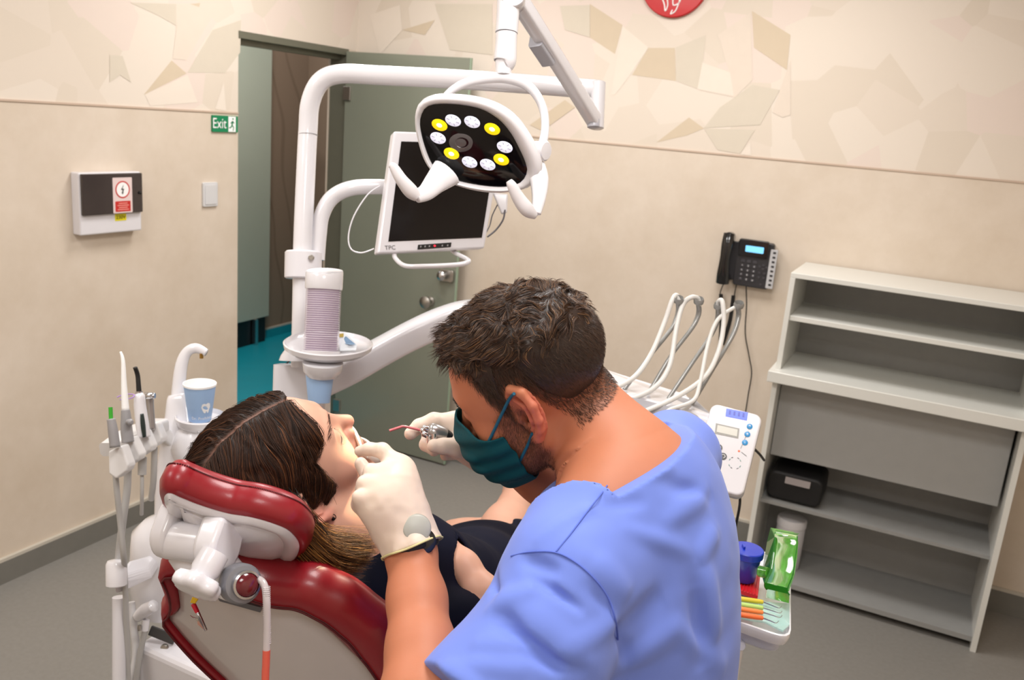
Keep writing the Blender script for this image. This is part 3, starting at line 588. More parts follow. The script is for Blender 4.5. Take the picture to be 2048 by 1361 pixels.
# ---- operating lamp
def zl(x, y): return 1.6+.00045*(y-290)-.00012*(x-950)
Z2 = lambda X, Y: (560+X/3.012, 80+Y/3.012)
outer = [Z2(*q) for q in [(815, 430), (850, 370), (930, 337), (1040, 336), (1180, 352), (1300, 388), (1400, 450), (1470, 530), (1530, 630), (1572, 730), (1570, 820), (1500, 890), (1400, 918), (1290, 925), (1180, 912), (1080, 885), (990, 850), (920, 800), (865, 720), (832, 620), (812, 520)]]
inner = [Z2(*q) for q in [(845, 470), (880, 405), (960, 385), (1100, 392), (1220, 420), (1320, 480), (1390, 560), (1440, 650), (1480, 740), (1488, 800), (1450, 860), (1370, 885), (1270, 885), (1150, 868), (1040, 840), (960, 800), (910, 740), (870, 640), (845, 540)]]
lc_ = np.array(Z2(1170, 630))
def polar(pts, N=72):
    s = spline([np.array(q) for q in pts], 12, True)-lc_; an = np.unwrap(np.arctan2(s[:, 1], s[:, 0])); 
    if an[-1] < an[0]: s = s[::-1]; an = np.unwrap(np.arctan2(s[:, 1], s[:, 0]))
    r = np.hypot(s[:, 0], s[:, 1]); A = np.linspace(0, 2*pi, N, endpoint=False)
    an = (an-an[0]); a0 = atan2(s[0, 1], s[0, 0]); return np.interp((A-a0) % (2*pi), np.append(an, 2*pi), np.append(r, r[0])), A
ro, AA = polar(outer); ri, _ = polar(inner)
ln = nz(np.cross(P(960, 290, zl(960, 290))-P(950, 290, zl(950, 290)), P(950, 300, zl(950, 300))-P(950, 290, zl(950, 290)))); ln = ln if ln@cF < 0 else -ln
def ring(r, lift): return [P(x, y, zl(x, y))+ln*lift for x, y in zip(lc_[0]+r*np.cos(AA), lc_[1]+r*np.sin(AA))]
LB = P(950, 290, zl(950, 290))
lamp = thing('operating_lamp', 'white oval LED operating lamp with black glass face and two side handles over patient', 'lamp', P(1000, 180, 1.62))
mk('lamp_housing', loops([ring(ri*.99, -.006), ring(ri, 0), ring(ri*.55+ro*.45, .006), ring(ri*.2+ro*.8, .004), ring(ro, -.004), ring(ro*1.0, -.016), ring(ro*.93, -.034), ring(ro*.75, -.05), ring(ro*.4, -.06), ring(ro*.01, -.062)], False), M_WMET, lamp, ang=70)
mk('glass_face', loops([ring(ri*1.0, -.001), ring(ri*.9, .0015), ring(ri*.6, .004), ring(ri*.3, .005), ring(ri*.02, .0052)], False), mat('black_lamp_glass', (10, 9, 12), .07, spec=.3, coat=.12, noise=.05, nscale=4), lamp, ang=80)
gf = lamp.children[-1]
M_LY = mat('led_yellow', (240, 214, 20), .2, emit=(255, 215, 10), estr=.55); M_LW = mat('led_white', (236, 238, 255), .2, emit=(225, 230, 255), estr=.4)
M_LY2 = mat('led_core_warm', (255, 246, 180), .2, emit=(255, 246, 170), estr=1.6); M_LW2 = mat('led_core_white', (255, 255, 255), .2, emit=(255, 255, 255), estr=1.6)
M_LD = mat('lens_prism_grey', (150, 152, 170), .15, metal=.4, noise=.1, nscale=90)
lx = nz(P(960, 290, zl(960, 290))-LB)
for x, y, yel in [(880, 249, 1), (907, 240, 0), (945, 243, 0), (985, 257, 1), (877, 275, 0), (1010, 293, 0), (904, 306, 1), (1003, 318, 1), (940, 323, 0), (976, 328, 0)]:
    o_ = P(x, y, zl(x, y))+ln*.0042
    rot = nz(lx*.9-np.cross(ln, lx)*.35)
    ld = mk('led_lens', lathe(o_, ln, [(.0142, 0), (.0138, .0012), (.009, .0022), (.001, .0024)], 28, sx=1.05, sy=.72, ux=rot), M_LY if yel else M_LW, lamp)
    mk('led_core', lathe(o_+ln*.0024, ln, [(.005, 0), (.004, .0008), (.001, .001)], 16, sx=1.1, sy=.75, ux=rot), M_LY2 if yel else M_LW2, ld)
    if not yel:
        for a in range(6): mk('facet_line', tube([o_+ln*.0022+rot*.006*cos(a*pi/3)+np.cross(ln, rot)*.005*sin(a*pi/3), o_+ln*.0018+rot*.012*cos(a*pi/3)+np.cross(ln, rot)*.0085*sin(a*pi/3)], .0005, 5), M_LD, ld)
mk('centre_lens', lathe(P(925, 284, zl(925, 284))+ln*.0040, ln, [(.024, 0), (.022, .001), (.012, .0016), (.0115, .001), (.005, .0012), (.001, .0016)], 36, sx=1.05, sy=.8, ux=lx), mat('centre_grey', (88, 84, 86), .25, coat=.3, noise=.03), lamp)
def hnd(l, rr): return tube([P(x, y, d) for x, y, d in l], rr, 20, 8, squash=(1, .62), up=cF)
hd = mk('handle', hnd([(893, 345, 1.615), (872, 365, 1.6), (852, 385, 1.585), (832, 394, 1.57)], [.030, .022, .016, .012]), M_WMET, lamp, ang=180)
mk('grip', hnd([(836, 396, 1.57), (822, 383, 1.565), (803, 360, 1.56), (788, 336, 1.56), (780, 330, 1.56)], [.008, .013, .011, .0085, .005]), mat('grip_pale_grey', (214, 210, 212), .35, noise=.02), hd, ang=180)
hd = mk('handle', hnd([(1068, 335, 1.63), (1078, 360, 1.615), (1078, 395, 1.60), (1072, 428, 1.59)], [.022, .018, .013, .009]), M_WMET, lamp, ang=180)
mk('grip', hnd([(1072, 432, 1.59), (1055, 420, 1.58), (1038, 398, 1.575), (1024, 372, 1.57), (1018, 362, 1.57)], [.007, .013, .012, .009, .006]), mat('grip_pale_grey', (214, 210, 212), .35), hd, ang=180)
mk('yoke', tube(pp([(884, 200, 1.66), (905, 180, 1.66), (935, 165, 1.66), (975, 157, 1.66), (1012, 156, 1.66), (1050, 168, 1.66), (1075, 193, 1.66), (1088, 225, 1.66), (1090, 262, 1.65), (1083, 296, 1.64)]), [.006, .0075, .0085, .0095, .0105, .0095, .0085, .008, .008, .009], 18, 8), M_WMET, lamp)
mk('yoke_joint', lathe(P(1068, 300, 1.635), nz(P(1090, 302, 1.62)-P(1068, 300, 1.635)), [(.015, 0), (.017, .004), (.017, .014), (.019, .016), (.019, .026), (.016, .029), (.001, .03)], 28), M_WMET, lamp)
dp = lambda y, x: P(x, y, 1.66)
mk('drop_tube', tube([P(1017, -40, 1.66), P(1016, 20, 1.66), P(1013, 66, 1.66)], .0215, 28), M_WMET, lamp)
mk('swivel_neck', tube(pp([(1013, 68, 1.66), (1012, 90, 1.66), (1010, 122, 1.66), (1008, 128, 1.66), (1007, 150, 1.66)]), [.0205, .0205, .0215, .0165, .0145], 28), M_WMET, lamp)
ar = mk('spring_arm', sweep([P(1188, 240, 2.02), P(1120, 130, 1.87), P(1032, -8, 1.68)], rrect(.030, .034, .006, 3), up=cU), M_WMET, lamp, ang=50)
mk('grey_band', sweep([P(1098, 119, 1.842), P(1072, 79, 1.786)], rrect(.0308, .0348, .006, 3), up=cU), mat('band_grey', (176, 176, 184), .3, noise=.02), ar, ang=50)
mk('end_cap', lathe(P(1187, 257, 2.015), cU, [(.010, 0), (.0145, .003), (.0145, .02), (.012, .024)], 20), mat('band_grey', (0, 0, 0)), ar)
mk('knuckle', lathe(P(1026, -12, 1.64), cF, [(.022, 0), (.024, .003), (.024, .04), (.022, .043)], 24), M_WMET, lamp)
light('lamp_beam', 'SPOT', LB+ln*.03, P(690, 1045, 1.24), 75, radians(10), soft=.02, blend=.25, color=(1, .9, .62))
# ---------------------------------------------------------------- delivery unit, behind the dentist's shoulder
du = thing('delivery_unit', 'white delivery unit with four whip arms holding pale hoses behind the dentist', 'dental unit', P(1330, 960, 1.98))
zu = P(1300, 790, 1.95)[2]
A1, A2, A3, A4 = onZ(1168, 735, zu+.02), onZ(1375, 795, zu+.02), onZ(1430, 828, zu), onZ(1190, 770, zu)
F0 = [P(1180, 730, 2.1), P(1372, 792, 2.0), P(1420, 812, 1.9), P(1205, 775, 1.92)]
mk('top_plate', slab([P(1165, 722, 2.12), P(1395, 800, 2.02), P(1430, 832, 1.86), P(1200, 776, 1.9)], .05, -Z_), M_WMET, du, smooth=False, bevel=.008)
mk('rear_ledge', slab([P(1175, 728, 2.1), P(1372, 788, 2.02), P(1382, 800, 1.99), P(1190, 742, 2.07)], .03, -Z_), M_WHITE, du, smooth=False, bevel=.004)
mk('front_panel', slab([P(1195, 782, 1.885), P(1428, 838, 1.845), P(1412, 935, 1.84), P(1180, 880, 1.88)], .12, cF), M_WHITE, du, smooth=False, bevel=.012)
rq = [(1232, 797), (1262, 795), (1330, 812), (1385, 826), (1402, 842), (1405, 862), (1390, 885), (1230, 850)]
mk('grey_recess', poly_px([(x, y, 1.878-(x-1200)*.00018-.0035) for x, y in rq], 0, .004, closed_spline=3), mat('recess_grey', (186, 186, 192), .35, noise=.03), du, smooth=False)
M_WHIP = mat('whip_grey', (150, 150, 148), .3, metal=.25, noise=.03)
whips = [[(1248, 780, 1.93), (1300, 712, 1.96), (1340, 662, 1.99), (1352, 640, 2.0), (1357, 620, 2.0), (1356, 604, 1.99)],
         [(1298, 785, 1.93), (1340, 715, 1.96), (1380, 662, 1.99), (1393, 640, 2.0), (1398, 622, 2.0), (1396, 606, 1.99)],
         [(1334, 802, 1.93), (1380, 733, 1.96), (1415, 682, 1.99), (1430, 655, 2.0), (1436, 632, 2.0), (1436, 616, 1.99)],
         [(1382, 812, 1.92), (1425, 740, 1.95), (1455, 690, 1.98), (1470, 660, 1.99), (1477, 632, 2.0), (1476, 614, 1.99)]]
for wq in whips:
    wp = mk('whip_arm', tube(pp(wq), [.0065, .0065, .007, .008, .0085, .008], 14, 8, squash=(1, .7), up=cR), M_WHIP, du)
    q = wq[-1]; mk('whip_ring', lathe(P(q[0]+1, q[1], q[2]-.006), nz(cU*.8-cF*.6), [(.011, 0), (.012, .006), (.010, .012), (.008, .006), (.008, .001)], 20, cap=False), M_WHIP, wp)
hoses = [[(1195, 790, 1.87), (1215, 783, 1.87), (1267, 756, 1.9), (1302, 709, 1.94), (1328, 648, 1.97), (1344, 602, 1.98), (1353, 591, 1.99), (1359, 606, 1.99)],
         [(1200, 822, 1.86), (1234, 808, 1.86), (1302, 781, 1.89), (1338, 735, 1.92), (1353, 655, 1.96), (1366, 610, 1.98), (1383, 595, 1.98), (1398, 599, 1.99), (1397, 612, 1.99)],
         [(1245, 845, 1.85), (1263, 834, 1.85), (1341, 801, 1.86), (1406, 758, 1.9), (1435, 709, 1.94), (1447, 652, 1.96), (1445, 606, 1.97), (1438, 603, 1.98), (1433, 618, 1.99)],
         [(1330, 832, 1.84), (1340, 820, 1.84), (1386, 802, 1.86), (1400, 766, 1.89), (1415, 693, 1.94), (1434, 642, 1.96), (1466, 617, 1.98), (1478, 616, 1.99)]]
M_PHOSE = mat('pale_hose', (214, 212, 208), .4, noise=.02)
for k, hq in enumerate(hoses): mk('hose', tube(pp(hq), .0056 if k < 3 else .0045, 12, 8), M_PHOSE, du)
mk('hose', tube(pp([(1320, 850, 1.83), (1345, 828, 1.84), (1368, 820, 1.86), (1380, 812, 1.87)]), .004, 10), M_PHOSE, du)
# control panel
cp = thing('control_panel', 'white tilted control panel with blue display and round buttons beside the dentist', 'control panel', P(1460, 990, 1.86))
co = P(1424, 806, 1.86); cu_ = P(1526, 832, 1.83)-co; cw = P(1380, 965, 1.80)-co; W, Hh = np.linalg.norm(cu_), np.linalg.norm(cw); cu, cv = nz(cu_), -nz(cw); cv = nz(cv-cu*(cu@cv)); cn = nz(np.cross(cu, cv))
cc = co+cu*W/2-cv*Hh/2
cw_px = lambda x, y: onpl(x, y, cn, cn@cc)       # a pixel on the panel's face
mk('case', prism(rrect(W, Hh, .016), cc, cu, cv, .022, cn), M_WMET, cp, bevel=.004)
mk('case_back', prism(rrect(W*1.02, Hh*1.01, .016), cc-cn*.021, cu, cv, .012, cn), mat('case_silver', (176, 180, 186), .3, metal=.2, noise=.02), cp, bevel=.003)
Z7 = lambda X, Y: (1380+X/2.432, 760+Y/2.43)
def quadp(c1, c2, c3, c4, lift, th=.001): return slab([cw_px(*Z7(*q))+cn*lift for q in (c1, c2, c3, c4)], th, -cn)
sc1 = mk('blue_display', quadp((176, 140), (283, 160), (277, 199), (172, 178), .001), mat('lcd_deep_blue', (70, 92, 214), .3, emit=(70, 95, 225), estr=.5), cp, smooth=False)
mk('display_digits', join(*[quadp((190+k*22, 150+k*4), (200+k*22, 152+k*4), (198+k*22, 172+k*4), (188+k*22, 170+k*4), .0014, .0004) for k in range(4)]), mat('digit_dark_blue', (44, 60, 180), .3), sc1, smooth=False)
bz = mk('display_bezel', quadp((126, 212), (240, 238), (235, 286), (120, 262), .001), mat('bezel_grey', (150, 148, 142), .4, noise=.02), cp, smooth=False)
mk('display_window', quadp((134, 221), (232, 243), (228, 277), (129, 255), .0016), mat('lcd_off', (204, 202, 192), .25, noise=.02), bz, smooth=False)
M_BBL = mat('button_blue', (40, 140, 200), .35, noise=.02)
for (x, y), s in zip([(290, 228), (279, 266), (267, 306)], ('^', '+', '-')):
    o_ = cw_px(*Z7(x, y)); b_ = mk('round_button', lathe(o_, cn, [(.0060, 0), (.0060, .0012), (.005, .0016), (.0003, .0017)], 24), M_BBL, cp); mk('symbol', text(s, o_+cn*.0018, cu, cv, .009, .0003), M_PAPER, b_, smooth=False)
for x, y in [(140, 331), (161, 373), (118, 345)]:
    o_ = cw_px(*Z7(x, y)); b_ = mk('dial_button', lathe(o_, cn, [(.0075, 0), (.0075, .001), (.0072, .0016), (.0003, .0016)], 24), mat('dial_dark', (60, 60, 64), .35, noise=.04), cp)
    mk('dial_symbol', join(tube([o_+cn*.002+cu*a*.004+cv*b*.004 for a, b in [(-1, -.2), (-.5, .8), (.5, .8), (1, -.1), (.2, -1)]], .0006, 6)), M_PAPER, b_)
mk('orange_mark', lathe(cw_px(*Z7(238, 347)), cn, [(.0024, 0), (.0022, .0008), (.0003, .001)], 12), mat('mark_orange', (232, 110, 70), .4), cp)
o_ = cw_px(*Z7(218, 405))
for k in range(12):
    if k % 3: mk('dial_mark', tube([o_+cn*.001+(cu*cos(k*pi/6+a)+cv*sin(k*pi/6+a))*.0125 for a in (0, .16, .32)], .0006, 6), mat('mark_teal', (90, 150, 140), .4) if k % 2 else mat('mark_grey', (120, 120, 130), .4), cp)
mk('print_line', join(tube([cw_px(*Z7(246, 335))+cn*.0008, cw_px(*Z7(283, 250))+cn*.0008], .0005, 6)), M_GREYP, cp)
mk('print_line', join(tube([cw_px(*Z7(250, 352))+cn*.0008, cw_px(*Z7(275, 372))+cn*.0008], .0006, 6)), M_GREYP, cp)
mk('panel_cable', tube(pp([(1478, 985, 1.9), (1480, 1000, 1.9), (1478, 1020, 1.92), (1470, 1060, 1.95)]), .003, 8), M_BLACK, cp)
mk('side_cable', tube(pp([(1508, 898, 1.9), (1520, 910, 1.92), (1528, 921, 1.95)]), .003, 8), M_BLACK, cp)
mk('support_arm', sweep([P(1400, 900, 1.9), P(1440, 905, 1.88)], rrect(.03, .03, .006), up=cU), M_WHITE, cp)
# ---------------------------------------------------------------- instrument tray at the lower right
zt2 = P(1520, 1215, 1.5)[2]
TR = lambda x, y, z=0: onZ(x, y, zt2+z)
t = thing('instrument_tray', 'white plastic instrument tray on a swing table at the lower right', 'tray', TR(1530, 1215, -.03))
c_ = [TR(1360, 1205), TR(1578, 1282), TR(1578, 1125), TR(1430, 1080)]
def rcorn(c4, r, n=4):
    out = []
    for i in range(4):
        a, b, c = c4[i-1], c4[i], c4[(i+1) % 4]; d1, d2 = nz(a-b), nz(c-b)
        for k in range(n+1): s = k/n; out.append(b+d1*r*(1-s)**2+d2*r*s**2)
    return np.array(out)
L0 = rcorn(c_, .03); ce = L0.mean(0)
mk('tray_body', loops([L0*.9+ce*.1-Z_*.012, L0*.95+ce*.05-Z_*.010, L0-Z_*.0, L0+Z_*.004, (L0-ce)*1.03+ce+Z_*.004, (L0-ce)*1.035+ce-Z_*.002, (L0-ce)*1.0+ce-Z_*.016], True, True), M_WMET, t, ang=50)
mk('underside_drawer', loops([(L0-ce)*.9+ce-Z_*.0165, (L0-ce)*.88+ce-Z_*.04, (L0-ce)*.78+ce-Z_*.05]), mat('tray_pale_blue_plastic', (206, 208, 224), .4, noise=.02), t, ang=50)
mk('knob', lathe(P(1478, 1288, 1.47), -cF, [(.008, 0), (.009, .01), (.007, .014), (.001, .015)], 16), mat('tray_pale_blue_plastic', (0, 0, 0)), t)
mk('support_post', tube([ce-Z_*.05, ce-Z_*.75], .02, 20), M_WHITE, t)
t = thing('napkin_pad', 'red ribbed rubber pad under the blue lidded jar', 'mat', TR(1490, 1170))
pm = [TR(1400, 1155, .009), TR(1516, 1192, .009), TR(1521, 1150, .009), TR(1420, 1115, .009)]
mk('pad', slab(pm, .008, -Z_), mat('red_rubber', (198, 22, 32), .45, noise=.03), t, smooth=False, bevel=.001)
for k in range(14):
    s = .3+k*.05; mk('rib', tube([pm[0]*(1-s)+pm[1]*s+Z_*.0004, pm[3]*(1-s)+pm[2]*s+Z_*.0004], .0011, 6), mat('red_rubber', (0, 0, 0)), t)
jb = TR(1486, 1158, .012); M_JAR = mat('royal_blue_plastic', (24, 52, 176), .32, coat=.2, noise=.03)
t = thing('lidded_jar', 'royal blue round plastic jar with lid on the red ribbed pad', 'jar', jb)
mk('jar_body', lathe(jb, Z_, [(.019, 0), (.021, .002), (.0255, .045), (.0265, .047)], 40), M_JAR, t)
mk('lid', lathe(jb+Z_*.046, Z_, [(.0275, 0), (.0285, .001), (.0285, .012), (.027, .0135), (.001, .0145)], 40), M_JAR, t)
mk('lid_grip', box(jb+Z_*.066-cR*.008, nz(np.cross(Z_, cR)), cR, Z_, .012, .004, .006), M_JAR, t, smooth=False, bevel=.001)
# green dispenser
t = thing('film_dispenser', 'translucent green curved plastic dispenser standing on the instrument tray', 'dispenser', TR(1548, 1185, .001))
M_GRN = mat('translucent_green', (106, 214, 60), .08, trans=.75, alpha=.82, coat=.4, noise=.03); M_GRN2 = mat('deep_green_plastic', (30, 124, 30), .15, trans=.35, coat=.4, noise=.05)
gp = [(1532, 1196, 1.50), (1533, 1180, 1.50), (1529, 1168, 1.505), (1540, 1140, 1.52), (1545, 1110, 1.535), (1549, 1085, 1.55), (1550, 1065, 1.565), (1556, 1060, 1.60)]
th_ = [P(x, y, d) for x, y, d in gp]; wdir = nz(P(1590, 1192, 1.47)-P(1540, 1180, 1.50))
sp_ = spline(th_, 6); ws = .041
vs = np.concatenate([sp_, sp_+wdir*ws, sp_+wdir*ws+cF*.003, sp_+cF*.003]); k = len(sp_)
fs = []
for j in range(4):
    for i in range(k-1): a, b = j*k, ((j+1) % 4)*k; fs.append((a+i, a+i+1, b+i+1, b+i))
fs += [(0, k, 2*k, 3*k), (k-1, 2*k-1, 3*k-1, 4*k-1)]
mk('curved_front', (vs, fs), M_GRN, t, ang=50)
side = [(1529, 1172, 1.503), (1541, 1138, 1.52), (1546, 1105, 1.536), (1549, 1075, 1.555), (1541, 1056, 1.60), (1534, 1085, 1.60), (1528, 1120, 1.58), (1523, 1148, 1.55)]
mk('side_cheek', poly_px(side, 0, .003, back=wdir), M_GRN2, t, smooth=False)
mk('side_cheek', (lambda d: (d[0]+wdir*ws, d[1]))(poly_px(side, 0, .003, back=wdir)), M_GRN, t, smooth=False)
mk('top_plate', slab([P(1541, 1056, 1.60), P(1541, 1056, 1.60)+wdir*ws, P(1549, 1068, 1.56)+wdir*ws, P(1549, 1068, 1.56)], .003, -Z_), M_GRN, t, smooth=False)
mk('roller', lathe(P(1518, 1143, 1.535), wdir, [(.009, 0), (.010, .001), (.010, .016), (.009, .017)], 20), M_GRN, t)
mk('dark_edge', tube([q-cF*.001 for q in th_[1:7]], .0012, 8), M_GRN2, t); mk('dark_edge', tube([q-cF*.001+wdir*ws for q in th_[1:7]], .0012, 8), M_GRN2, t)
mk('front_band', slab([P(1529, 1166, 1.500), P(1529, 1166, 1.500)+wdir*ws, P(1531, 1178, 1.497)+wdir*ws, P(1531, 1178, 1.497)], .003, cF), M_GRN2, t, smooth=False)
# sterile pouch and instruments
M_POUCH = mat('aqua_pouch_film', (186, 226, 218), .15, alpha=.5, coat=.5, noise=.05, nscale=40)
po = [(1400, 1172), (1440, 1184), (1475, 1191), (1510, 1202), (1540, 1205), (1579, 1208), (1579, 1250), (1566, 1262), (1549, 1254), (1530, 1244), (1500, 1240), (1460, 1232), (1400, 1215)]
vs = np.array([TR(x, y, .009+.003*sin(i*2.1)) for i, (x, y) in enumerate(po)]); k = len(po)
tag(mk('sterile_pouch', (np.concatenate([vs, vs-Z_*.003]), [tuple(range(k)), tuple(range(k, 2*k))[::-1]]+[(i, i+k, (i+1) % k+k, (i+1) % k) for i in range(k)]), M_POUCH, smooth=False), 'clear aqua-edged sterile pouch lying open at the front of the tray', 'pouch')
for nm, y0_, colr, lab in [('probe', 1203, (214, 190, 50), 'hand instrument with yellow handle, farthest back in the pouch'), ('probe', 1213, (176, 208, 110), 'hand instrument with pale green handle, between yellow and orange ones'), ('probe', 1222, (236, 130, 60), 'hand instrument with orange handle, just in front of the pale green one'), ('probe', 1233, (240, 110, 50), 'hand instrument with orange handle, nearest the front edge of the pouch')]:
    a = TR(1400, y0_-15, .016); b = TR(1526, y0_+(4 if y0_ > 1204 else 2), .016); e = TR(1552+(y0_ % 9), y0_+14, .016)
    t = thing('dental_'+nm, lab, 'instrument', b, None)
    mk('handle', tube([a, a*.1+b*.9, b], [.0042, .0042, .002], 12, 3), mat('silicone_%d' % y0_, colr, .4, noise=.03), t)
    mk('steel_tip', tube([b, b*.5+e*.5, e, e+nz(cR+Z_*.5)*.006+cF*.004], [.0014, .0012, .0007, .0004], 8), M_CHROME, t)
# ================================================================ cuspidor, assistant rack, patient chair
Z4 = lambda X, Y: (200+X/3.402, 640+Y/3.402)
Z8 = lambda X, Y: (200+X/2.952, 900+Y/2.952)
cu0 = P(380, 1000, 2.05)
cus = thing('cuspidor_unit', 'white spittoon unit with curved cup filler spout behind the headrest at left', 'dental unit', (cu0[0], cu0[1], 0))
def lat_px(pts, d, sy=1, seg=40, cx=None):
    """round body about a vertical axis from (y, half-width px) pairs at pixel column cx(y)"""
    x0 = cx[0]; o = P(x0, pts[0][0], d)
    prof = [(w_*d/FPX, P(x0, y, d)[2]-o[2]) for y, w_ in pts]; return lathe(o, Z_, prof[::1], seg, sx=1, sy=sy, ux=cR)
mk('tower', sweep([P(368, 1030, 2.1), P(368, 960, 2.1), P(368, 880, 2.1), P(366, 830, 2.1), P(362, 800, 2.1), P(360, 788, 2.1)], rrect(.125, .11, .04, 6), up=cF, scale=[1.0, .98, .8, .62, .5, .40]), M_WMET, cus, ang=70)
mk('spout', tube(pp([(357, 800, 2.1), (358, 770, 2.1), (363, 730, 2.1), (374, 705, 2.1), (392, 697, 2.1), (413, 706, 2.1)]), [.018, .016, .0145, .0125, .012, .009], 24, 10, squash=(1, .8), up=cF), M_WMET, cus, ang=180)
mk('nozzle', lathe(P(403, 717, 2.1), Z_, [(.0045, 0), (.0045, .012)], 14), mat('brass', (190, 150, 80), .3, metal=1), cus)
zc = P(402, 835, 2.08); 
mk('cup_plate', lathe(zc-Z_*.016, Z_, [(.03, -.02), (.05, -.004), (.056, .004), (.058, .018), (.055, .021), (.052, .010), (.001, .008)], 44, ux=cR), M_WMET, cus)
mk('plate_neck', lathe(P(398, 915, 2.1), Z_, [(.062, 0), (.066, .03), (.05, .07), (.035, .085)], 36), M_WMET, cus)
bz_ = P(420, 935, 2.0)
mk('basin', lathe(bz_-Z_*.07, Z_, [(.02, 0), (.05, .01), (.072, .045), (.078, .07), (.075, .073), (.07, .066), (.05, .03), (.001, .02)], 48, ux=cR), mat('basin_glass_white', (232, 230, 228), .08, coat=.8, noise=.01), cus)
mk('drain_detail', join(*[lathe(P(396+k*6, 866, 2.02), nz(-cF), [(.003, 0), (.002, .002), (.001, .002)], 10) for k in range(1)]), M_CHROME, cus)
# lower bowl-shaped housing
o = P(335, 1130, 2.05); 
mk('lower_housing', lathe(P(338, 1210, 2.08), Z_, [(.078, 0), (.086, .06), (.088, .10), (.082, .15), (.078, .19), (.055, .215), (.03, .225), (.001, .226)], 44, ux=cR), M_WMET, cus)
mk('pedestal', aabb(P(430, 1400, 2.05)*[1, 1, 0]+np.array([-.12, -.12, 0]), P(430, 1400, 2.05)*[1, 1, 0]+np.array([.2, .12, P(330, 1215, 2.1)[2]])), M_WHITE, cus, smooth=False, bevel=.015)
pe = P(330, 1288, 1.96)
sp_l = mk('slot_plate', prism(rrect(.060, .022, .002), P(324, 1272, 1.95), nz(cR-cU*.4), nz(cU+cR*.4), .006, -cF), mat('slot_dark', (70, 70, 72), .3, metal=.3, noise=.04), cus, bevel=.001)
mk('key_lock', lathe(P(330, 1296, 1.95), -cF, [(.009, 0), (.009, .004), (.007, .007), (.001, .007)], 20), M_STEEL, cus)
mk('valve', join(tube(pp([(275, 1235, 1.95), (290, 1222, 1.94), (308, 1212, 1.93)]), [.012, .015, .013], 16, 5)), M_WMET, cus, ang=180)
mk('valve_fitting', tube(pp([(292, 1240, 1.94), (290, 1262, 1.94)]), .008, 14), M_WMET, cus)
mk('drain_hose', tube(pp([(290, 1262, 1.94), (282, 1300, 1.94), (275, 1345, 1.94), (268, 1400, 1.95), (262, 1500, 2.0)]), .0065, 12), M_HOSE, cus)
mk('drain_hose', tube(pp([(262, 1205, 1.96), (268, 1260, 1.96), (272, 1310, 1.96), (262, 1380, 1.96), (255, 1500, 2.0)]), .0085, 12), mat('hose_white', (206, 204, 204), .4), cus)
mk('brass_fitting', lathe(P(279, 1262, 1.93), cU, [(.004, 0), (.005, .006), (.004, .012)], 10), M_STEEL, cus)
cup_o = P(400, 840, 2.07); cp2 = cup(cup_o, Z_, P(395, 762, 2.07)[2]-cup_o[2], .0255, .0365, 'pale blue paper cup with white tooth emblem standing on the spittoon cup plate')
# emblem and lettering on the cup, curved to the wall
def wrap(d, r0c, r1c, h, az):
    vs, fs = d; out = []
    for x, z in vs[:, :2]:
        r = r0c+(r1c-r0c)*z/h+.0006; a = az+x/r; out.append(cup_o+np.array([cos(a)*r, sin(a)*r, z]))
    return np.array(out), fs
hc = P(395, 762, 2.07)[2]-cup_o[2]; toc = nz((CAM-cup_o)*[1, 1, 0]); az0 = atan2(toc[1], toc[0])
tooth = [(-.009, .034), (-.011, .041), (-.009, .048), (-.004, .050), (0, .048), (.005, .051), (.010, .048), (.011, .040), (.008, .033), (.006, .026), (.003, .025), (.001, .031), (-.002, .025), (-.005, .026)]
gr = [seg2((-.008+k*.002, .030+k*.0035), (.009-.001*k, .033+k*.0045), .0006) for k in range(4)]
def flat(pol): return np.array([(a+.014, b, 0) for a, b in pol]), [tuple(range(len(pol)))]
mk('tooth_emblem', wrap(flat(tooth), .0255, .0365, hc, az0), M_PAPER, cp2, smooth=False)
tv, tf = text('Dr. Profident', (0, 0, 0), X_, Y_, .0095, 0)
mk('lettering', wrap((tv+[.006, .012, 0], tf), .0255, .0365, hc, az0), M_PAPER, cp2, smooth=False)
# ---- assistant instrument rack
rack = thing('assistant_rack', 'white instrument rack with angled holder blocks and grey hoses at the left edge', 'instrument rack', P(270, 930, 1.86))
HB = [((237, 925), 1.75, 40, 62), ((256, 905), 1.80, 48, 56), ((283, 888), 1.87, 40, 50), ((307, 872), 1.95, 34, 46)]
M_HOLD = mat('holder_white', (220, 218, 218), .3, coat=.2, noise=.02)
for (x, y), d, w_, h_ in HB:
    s = d/FPX
    mk('holder_block', poly_px([(x-w_*.52, y-h_*.35, d), (x+w_*.15, y-h_*.55, d), (x+w_*.52, y+h_*.10, d), (x+w_*.42, y+h_*.28, d), (x-w_*.12, y+h_*.55, d), (x-w_*.5, y+h_*.38, d)], 0, .035), M_HOLD, rack, smooth=False, bevel=.004)
mk('rack_bar', sweep([P(222, 900, 1.84), P(262, 872, 1.92), P(318, 850, 2.03)], rrect(.05, .03, .008), up=cU), M_HOLD, rack, ang=50)
mk('link_arm', sweep([P(318, 862, 2.05), P(345, 890, 2.08)], rrect(.04, .03, .008), up=cU), M_HOLD, rack, ang=50)
